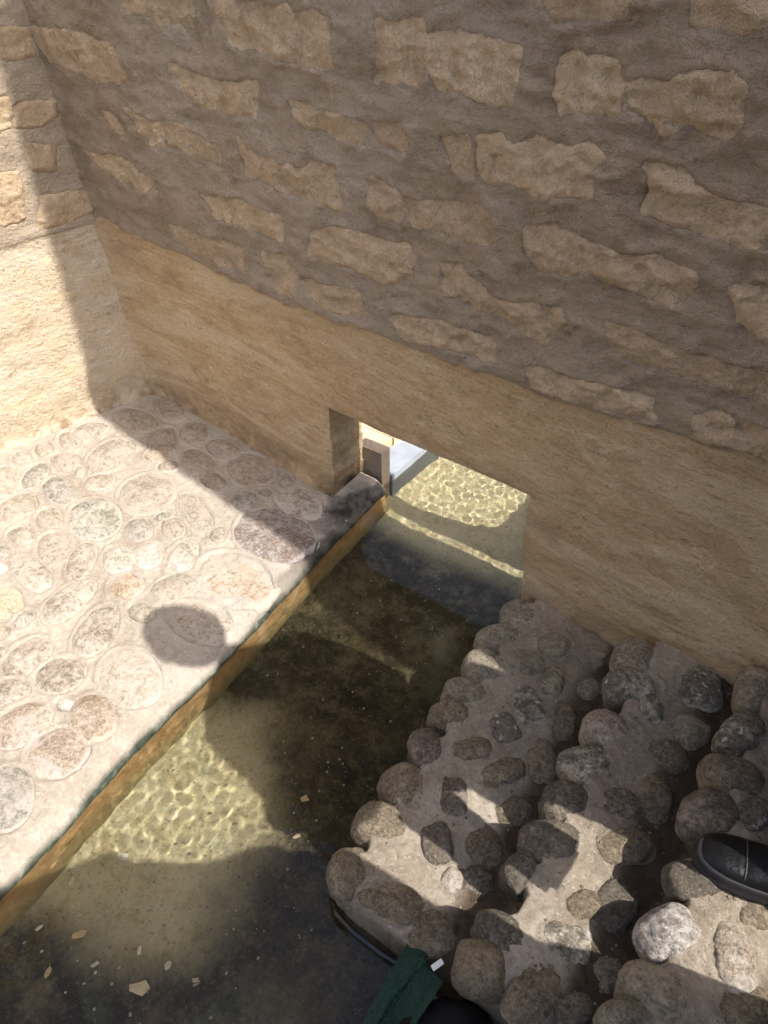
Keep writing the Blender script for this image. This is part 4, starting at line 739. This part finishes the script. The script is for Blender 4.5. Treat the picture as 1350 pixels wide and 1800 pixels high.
# ------------------------------------------------------------------ people
def skin_tone():
    t = NT('skin'); n = t.noise(30, 4); return t.out(t.mix(n, (0.36, 0.20, 0.13), (0.44, 0.26, 0.17)), None, 0.55, 0.4)
M['skin'] = skin_tone(); M['hair'] = mat_cloth('dark_hair', (0.02, 0.014, 0.010), 0.6)
M['leather'] = (lambda t: t.out((0.004, 0.004, 0.005), t.bump(t.noise(160, 4), 0.0015, 0.8), 0.45, 0.25))(NT('black_leather'))
M['sole'] = (lambda t: t.out((0.014, 0.014, 0.016), t.bump(t.noise(90, 3), 0.001, 0.6), 0.6, 0.35))(NT('black_rubber'))
M['thread'] = (lambda t: t.out((0.05, 0.05, 0.052), None, 0.6, 0.3))(NT('grey_stitching'))
def skinned(name, pts, edges, rad, mat, parent=None, sub=2, root=0):
    me = bpy.data.meshes.new(name); me.from_pydata(pts, edges, []); o = link(name, me, mat, parent)
    md = o.modifiers.new('skin', 'SKIN'); md.use_smooth_shade = True
    for i, r in enumerate(rad):
        s = me.skin_vertices[0].data[i]; s.radius = (r, r) if not isinstance(r, tuple) else r; s.use_root = (i == root)
    o.modifiers.new('sub', 'SUBSURF').levels = sub; o.modifiers['sub'].render_levels = sub; return o
def add_hand(pts, edges, rad, wrist_i, tip, palm_n, side=1):
    """palm vertex plus five bent finger chains"""
    w_ = Vector(pts[wrist_i]); d = (Vector(tip)-w_).normalized(); n = Vector(palm_n).normalized(); s = d.cross(n).normalized()*side
    palm = w_+d*0.055; pts.append(tuple(palm)); rad.append((0.030, 0.016)); edges.append((wrist_i, len(pts)-1)); pi_ = len(pts)-1
    for k_, (o_, L) in enumerate(((-0.027, 0.066), (-0.009, 0.078), (0.009, 0.073), (0.026, 0.058))):
        b = pi_; p = palm+s*o_+d*0.030
        for j in range(3):
            pts.append(tuple(p)); rad.append(0.0088-0.0008*j); edges.append((b, len(pts)-1)); b = len(pts)-1
            p = p+(d*math.cos(0.5*(j+1))+n*math.sin(0.5*(j+1)))*L/2.6
    b = pi_; p = palm-s*0.034-d*0.012
    for j in range(2):
        pts.append(tuple(p)); rad.append(0.0105-0.001*j); edges.append((b, len(pts)-1)); b = len(pts)-1; p = p+(d*0.6+n*0.7-s*0.3).normalized()*0.030
def person_body(base, hip, neck, head, shL, elL, wrL, tipL, shR, elR, wrR, tipR, kneeL, ankL, kneeR, ankR, par, nL=(0, 1, 0), nR=(0, -1, 0)):
    hip, neck, head = Vector(hip), Vector(neck), Vector(head); mid = hip.lerp(neck, 0.5)
    pts = [tuple(hip), tuple(mid), tuple(hip.lerp(neck, 0.82)), tuple(neck), tuple(neck.lerp(head, 0.55)), shL, elL, wrL, shR, elR, wrR,
           tuple(hip+Vector((0, -0.09, -0.06))), kneeL, ankL, tuple(hip+Vector((0, 0.09, -0.06))), kneeR, ankR]
    edges = [(0, 1), (1, 2), (2, 3), (3, 4), (2, 5), (5, 6), (6, 7), (2, 8), (8, 9), (9, 10), (0, 11), (11, 12), (12, 13), (0, 14), (14, 15), (15, 16)]
    rad = [(0.14, 0.10), (0.13, 0.095), (0.14, 0.10), 0.055, 0.052, 0.055, 0.042, 0.030, 0.055, 0.042, 0.030, 0.085, 0.058, 0.042, 0.085, 0.058, 0.042]
    add_hand(pts, edges, rad, 7, tipL, nL, 1); add_hand(pts, edges, rad, 10, tipR, nR, -1)
    b = skinned('body', pts, edges, rad, M['skin'], par)
    return b
def head_mesh(par, c, facing, tilt=0.0, cap=None, long_hair=False):
    V = SV.copy(); x, y, z = V[:, 0], V[:, 1], V[:, 2]          # +x is the face
    P = V*np.array([0.078, 0.069, 0.100]); P[:, 0] += np.where(z < -0.2, (z+0.2)*-0.010, 0); P[:, 1] *= np.where(z < 0, 1+0.22*z, 1)
    P[:, 0] += 0.024*np.exp(-((y/0.16)**2+((z+0.12)/0.18)**2))*(x > 0)                     # nose
    for s in (-1, 1): P[:, 0] -= 0.010*np.exp(-(((y-s*0.38)/0.16)**2+((z-0.08)/0.12)**2))*(x > 0)   # sockets
    P[:, 0] += 0.006*np.exp(-((y/0.25)**2+((z+0.45)/0.06)**2))*(x > 0)
    R_ = Matrix.Rotation(facing, 4, 'Z') @ Matrix.Rotation(tilt, 4, 'Y')
    def put(name, Pm, Fm, m, par2=par):
        o = mesh_vf(name, Pm, Fm, m, par2); o.matrix_local = Matrix.Translation(c) @ R_; return o
    h = put('head', P, SF, M['skin'])
    for s in (-1, 1):
        E_ = SV*np.array([0.012, 0.012, 0.012])+np.array([0.068, s*0.028, 0.010]); e = mesh_vf('eye', E_, SF, M['eye'], h)
        A = SV*np.array([0.018, 0.010, 0.028])+np.array([-0.002, s*0.076, -0.005]); mesh_vf('ear', A, SF, M['skin'], h)
    L_ = SV*np.array([0.008, 0.026, 0.008])+np.array([0.073, 0, -0.050]); mesh_vf('mouth', L_, SF, M['lip'], h)
    H = SV*np.array([0.086, 0.079, 0.104])+np.array([-0.012, 0, 0.012]); keep = [f for f in SF if sum(H[i][2] for i in f)/3 > (0.035 if cap is None else 0.05) or sum(H[i][0] for i in f)/3 < -0.03+(0 if not long_hair else 0.01)]
    mesh_vf('hair', H*(1+0.03*fbm(SV[:, 0], SV[:, 1], SV[:, 2], 6, 3, 140)[:, None]), keep, M['hair'], h)
    if long_hair:
        Q = SV*np.array([0.07, 0.11, 0.16])+np.array([-0.065, 0, -0.10]); mesh_vf('long_hair', Q*(1+0.05*fbm(SV[:, 0], SV[:, 1], SV[:, 2], 5, 3, 141)[:, None]), SF, M['hair'], h)
    if cap:
        C = SV*np.array([0.118, 0.098, 0.105])+np.array([-0.012, 0, 0.040]); k_ = [f for f in SF if sum(C[i][2] for i in f)/3 > 0.055]
        mesh_vf('cap', C, k_, cap, h)
        B_ = SV*np.array([0.10, 0.075, 0.006])+np.array([0.115, 0, 0.052]); mesh_vf('cap_brim', B_, SF, cap, h)
    return h
M['eye'] = (lambda t: t.out((0.05, 0.03, 0.02), None, 0.2, 0.5))(NT('eye_dark')); M['lip'] = (lambda t: t.out((0.35, 0.13, 0.10), None, 0.5, 0.4))(NT('lip'))
def garment(name, rows, mat, par, seed=1, n=48, folds=0.012):
    """rows: (z, y0, y1, x0, x1) superelliptic sections of a coat or skirt"""
    rows = sorted(rows, key=lambda r: -r[0]); R_ = np.array(rows); zz_ = np.linspace(R_[0, 0], R_[-1, 0], 60)
    I = [np.interp(-zz_, -R_[:, 0], R_[:, k_]) for k_ in range(1, 5)]
    th = np.linspace(0, 2*np.pi, n); TT, Z_ = np.meshgrid(th, zz_, indexing='ij')
    y0, y1, x0, x1 = [np.repeat(q[None, :], n, 0) for q in I]
    sgn = lambda a: np.sign(a)*np.abs(a)**0.8
    fo = 1+folds*8*(0.5*vnoise(np.stack([np.cos(TT)*2.2, np.sin(TT)*2.2, Z_*1.1], -1), seed))*smooth(zz_[0]-0.1, zz_[-1], Z_)
    X = (x0+x1)/2+(x1-x0)/2*sgn(np.cos(TT))*fo; Y = (y0+y1)/2+(y1-y0)/2*sgn(np.sin(TT))
    return grid_obj(name, X, Y, Z_, mat, par)
def shoe(par, toe, heel, zg, w=0.052, name='shoe', laces=True):
    """lace-up shoe from toe to heel on the tread at zg"""
    T3, H3 = Vector((*toe, zg)), Vector((*heel, zg)); L = (H3-T3).length; d = (H3-T3).normalized(); s = Vector((-d.y, d.x, 0))
    prof = [(0.0, 0.30), (0.03, 0.58), (0.08, 0.80), (0.16, 0.95), (0.27, 1.0), (0.40, 0.97), (0.55, 0.82), (0.70, 0.76), (0.85, 0.76), (0.95, 0.66), (1.0, 0.42)]
    tt = np.linspace(0, 1, 48)**1.25; hw = np.interp(tt, [p[0] for p in prof], [p[1] for p in prof])*w; hw[0] *= 0.55
    def lay(zs_, ins):   # stacked outlines
        V = []
        for z, i_ in zip(zs_, ins):
            for t, h in zip(tt, hw): 
                hh = max(h-i_, 0.002); tx = i_*(1-2*t); p = T3+d*(t*L+tx)-s*hh; V.append((p.x, p.y, zg+z))
            for t, h in list(zip(tt, hw))[::-1]:
                hh = max(h-i_, 0.002); tx = i_*(1-2*t); p = T3+d*(t*L+tx)+s*hh; V.append((p.x, p.y, zg+z))
        n = len(tt)*2; F = []
        for k_ in range(len(zs_)-1):
            for i in range(n): F.append((k_*n+i, k_*n+(i+1) % n, (k_+1)*n+(i+1) % n, (k_+1)*n+i))
        m_ = len(tt)
        for base, fl_ in ((0, True), ((len(zs_)-1)*n, False)):
            for i in range(m_-1):
                q = (base+i, base+i+1, base+n-2-i, base+n-1-i); F.append(q if not fl_ else q[::-1])
        return V, F
    rt = bpy.data.objects.new(name, None); COL.objects.link(rt); rt.parent = par; rt.location = (0, 0, 0)
    V, F = lay((0.0, 0.004, 0.010, 0.013, 0.022, 0.027, 0.029), (0.004, 0.0, 0.0005, 0.003, 0.0015, 0.002, 0.005)); mesh_vf('sole', V, F, M['sole'], rt)
    # upper: cross sections
    nU = 56; nS = 26; X = np.zeros((nU, nS)); Y = X.copy(); Z = X.copy()
    for i in range(nU):
        t = (i/(nU-1))**1.15; h = np.interp(t, tt, hw)-0.005
        top = np.interp(t, [0, 0.04, 0.12, 0.22, 0.34, 0.5, 0.62, 0.8, 0.95, 1.0], [0.024, 0.036, 0.043, 0.045, 0.050, 0.066, 0.084, 0.090, 0.088, 0.03])
        if i == 0: h *= 0.3
        for j in range(nS):
            a = math.pi*j/(nS-1); c_, s_ = math.cos(a), math.sin(a)
            yy_ = h*math.copysign(abs(c_)**0.62, c_); zz_ = 0.024+(top-0.024)*abs(s_)**0.75
            # toe cap seam and crease
            if abs(t-0.25) < 0.012: zz_ -= 0.0016
            if t > 0.36 and t < 0.6 and abs(yy_) < 0.014: zz_ += 0.003
            p = T3+d*(0.004+t*(L-0.008))+s*yy_; X[i, j], Y[i, j], Z[i, j] = p.x, p.y, zg+zz_
    grid_obj('upper', X, Y, Z, M['leather'], rt)
    def onup(t, yy_):
        i = min(nU-1, int((t**(1/1.15))*(nU-1))); row = np.stack([X[i], Y[i], Z[i]], 1); off_ = ((row-np.array([*(T3+d*(0.004+t*(L-0.008)))]))@np.array([*s]))
        k_ = int(np.argmin(abs(off_-yy_))); return row[k_]+np.array([0, 0, 0.0015])
    bm = bmesh.new(); tube(bm, [tuple(onup(0.25, q)) for q in np.linspace(-0.036, 0.036, 17)], 0.0011, 5); bmobj('toe_seam', bm, M['thread'], rt)
    bm = bmesh.new(); tube(bm, [tuple(onup(0.42+0.9*abs(q), q)) for q in np.linspace(0.008, 0.038, 7)], 0.0010, 5); bmobj('side_seam', bm, M['thread'], rt)
    bm = bmesh.new(); tube(bm, [tuple(onup(0.42+0.9*abs(q), q)) for q in np.linspace(-0.038, -0.008, 7)], 0.0010, 5); bmobj('side_seam', bm, M['thread'], rt)
    for k_ in range(5):
        t = 0.39+0.05*k_; bm = bmesh.new(); tube(bm, [tuple(onup(t+0.01*(q > 0), q)+np.array([0, 0, 0.002])) for q in np.linspace(-0.017, 0.017, 7)], 0.0022, 6); bmobj('lace', bm, M['leather'], rt)
    return rt

# companion, on the third step at the right edge of the picture, looking down into the water
c1 = bpy.data.objects.new('person', None); COL.objects.link(c1)
setp(c1, 'person in black shoes and long black coat standing on the third step', 'person')
dark = M['black']
person_body(None, (0.38, 0.84, 1.02), (0.33, 0.70, 1.58), (0.275, 0.655, 1.75), (0.33, 0.58, 1.47), (0.27, 0.535, 1.08), (0.22, 0.585, 1.00), (0.21, 0.60, 0.93),
            (0.33, 0.85, 1.50), (0.36, 0.895, 1.24), (0.28, 0.86, 1.05), (0.22, 0.85, 0.97), (0.33, 0.775, 0.66), (0.31, 0.75, 0.36), (0.44, 0.86, 0.72), (0.48, 0.86, 0.42), c1)
head_mesh(c1, Vector((0.270, 0.655, 1.775)), math.pi, 0.2, None)
garment('coat', [(1.59, 0.625, 0.76, 0.25, 0.40), (1.52, 0.56, 0.86, 0.24, 0.43), (1.45, 0.52, 0.90, 0.23, 0.45), (1.30, 0.545, 0.92, 0.23, 0.47), (1.12, 0.62, 0.94, 0.24, 0.50), (1.05, 0.70, 0.955, 0.245, 0.51), (1.02, 0.71, 0.96, 0.25, 0.52), (0.80, 0.71, 0.99, 0.26, 0.54), (0.62, 0.70, 1.03, 0.27, 0.55), (0.50, 0.68, 0.99, 0.27, 0.55)], dark, c1, 3)  # coat outline shaped to cast the shade on steps and water
bm = bmesh.new(); tube(bm, [(0.34, 0.585, 1.48), (0.31, 0.575, 1.34), (0.285, 0.555, 1.18), (0.27, 0.524, 1.08), (0.24, 0.555, 1.03), (0.222, 0.582, 0.99)], [0.060, 0.056, 0.052, 0.054, 0.045, 0.036], 14); bmobj('sleeve', bm, dark, c1)
bm = bmesh.new(); tube(bm, [(0.34, 0.85, 1.52), (0.35, 0.885, 1.36), (0.36, 0.895, 1.23), (0.32, 0.88, 1.13), (0.28, 0.86, 1.06)], [0.062, 0.062, 0.058, 0.050, 0.042], 14); bmobj('sleeve', bm, dark, c1)
bm = bmesh.new(); tube(bm, [(0.34, 0.80, 0.75), (0.325, 0.78, 0.55), (0.30, 0.737, 0.385), (0.275, 0.733, 0.335)], [0.085, 0.080, 0.074, 0.072], 18); bmobj('trouser_leg', bm, dark, c1)
bm = bmesh.new(); tube(bm, [(0.44, 0.86, 0.75), (0.46, 0.86, 0.55), (0.48, 0.86, 0.40)], [0.085, 0.078, 0.072], 18); bmobj('trouser_leg', bm, dark, c1)
shoe(c1, (0.058, 0.690), (0.318, 0.750), HZ[2]+0.008, 0.041)
shoe(c1, (0.30, 0.85), (0.575, 0.865), HZ[3]+0.002)
# unseen handbag at the hand, added to fill out the cast shadow
V_ = np.array([(sx*0.032, sy*0.048, sz*0.135) for sx in (-1, 1) for sy in (-1, 1) for sz in (-1, 1)])
hb = box('handbag', -0.032, 0.032, -0.050, 0.050, -0.13, 0.13, M['black'], None, bev=0.012); hb.location = (0.235, 0.603, 0.76)
bm = bmesh.new(); tube(bm, [(0, -0.035, 0.12), (0, -0.02, 0.19), (0, 0.0, 0.215), (0, 0.02, 0.19), (0, 0.035, 0.12)], 0.006, 8); bmobj('handle', bm, M['black'], hb)
setp(hb, 'unseen black handbag added at the hand of the person on the steps to cast shade', 'handbag')

# the one who takes the picture, behind and to the right of the phone
c2 = bpy.data.objects.new('person', None); COL.objects.link(c2)
setp(c2, 'person in a long dark coat holding up the phone beside the channel', 'person')
person_body(None, (0.46, 0.06, 1.10), (0.43, 0.02, 1.62), (0.40, 0.0, 1.82), (0.42, -0.16, 1.52), (0.30, -0.24, 1.30), (0.10, -0.11, 1.31), (0.025, -0.09, 1.34),
            (0.42, 0.16, 1.52), (0.32, 0.16, 1.30), (0.145, -0.02, 1.32), (0.085, -0.035, 1.35), (0.44, -0.02, 0.76), (0.47, -0.02, 0.46), (0.44, 0.18, 0.76), (0.47, 0.20, 0.46), c2)
head_mesh(c2, Vector((0.40, 0.0, 1.85)), math.pi*0.86, 0.4, None, True)
garment('coat', [(1.62, -0.08, 0.12, 0.34, 0.50), (1.57, -0.20, 0.19, 0.32, 0.53), (1.48, -0.24, 0.26, 0.32, 0.55), (1.30, -0.24, 0.36, 0.32, 0.56), (1.22, -0.23, 0.455, 0.32, 0.57), (1.12, -0.22, 0.465, 0.32, 0.58), (0.95, -0.22, 0.475, 0.32, 0.58), (0.83, -0.22, 0.485, 0.32, 0.58), (0.70, -0.22, 0.535, 0.32, 0.58), (0.57, -0.22, 0.56, 0.33, 0.58), (0.50, -0.20, 0.575, 0.33, 0.58)], dark, c2, 9, folds=0.006)  # lopsided coat, its edge shaped to bound the sunlit strips
for (a, b, c_, d_) in (((0.42, -0.15, 1.53), (0.33, -0.20, 1.40), (0.30, -0.24, 1.30), (0.12, -0.125, 1.312)), ((0.42, 0.15, 1.53), (0.33, 0.19, 1.40), (0.32, 0.16, 1.30), (0.165, 0.0, 1.322))):
    bm = bmesh.new(); tube(bm, [a, b, c_, d_], [0.066, 0.062, 0.058, 0.042], 14); bmobj('sleeve', bm, dark, c2)
shoe(c2, (0.35, -0.02), (0.63, -0.03), HZ[3]+0.08+0.002 if False else HZ[4]+0.002) if False else None
shoe(c2, (0.51, -0.03), (0.79, -0.05), HZ[4]+0.002); shoe(c2, (0.52, 0.19), (0.80, 0.21), HZ[4]+0.002)
# phone, its lens at the camera
fw = Vector((-0.45492, 0.61657, -0.64256)); upv = Vector((-0.36847, 0.52657, 0.76613)); rt_ = Vector((0.81073, 0.58529, -0.01236))
ph = box('phone', -0.037, 0.037, -0.076, 0.076, -0.004, 0.004, M['sole'], None, bev=0.003)
ph.matrix_world = Matrix.Translation(Vector((0, 0, 1.4))-fw*0.012-upv*0.055+rt_*0.018) @ Matrix((rt_, upv, -fw)).transposed().to_4x4()
scn = box('screen', -0.034, 0.034, -0.072, 0.072, 0.0042, 0.0050, M['leather'], ph)
setp(ph, 'black phone held up over the steps with its screen towards the photographer', 'phone')
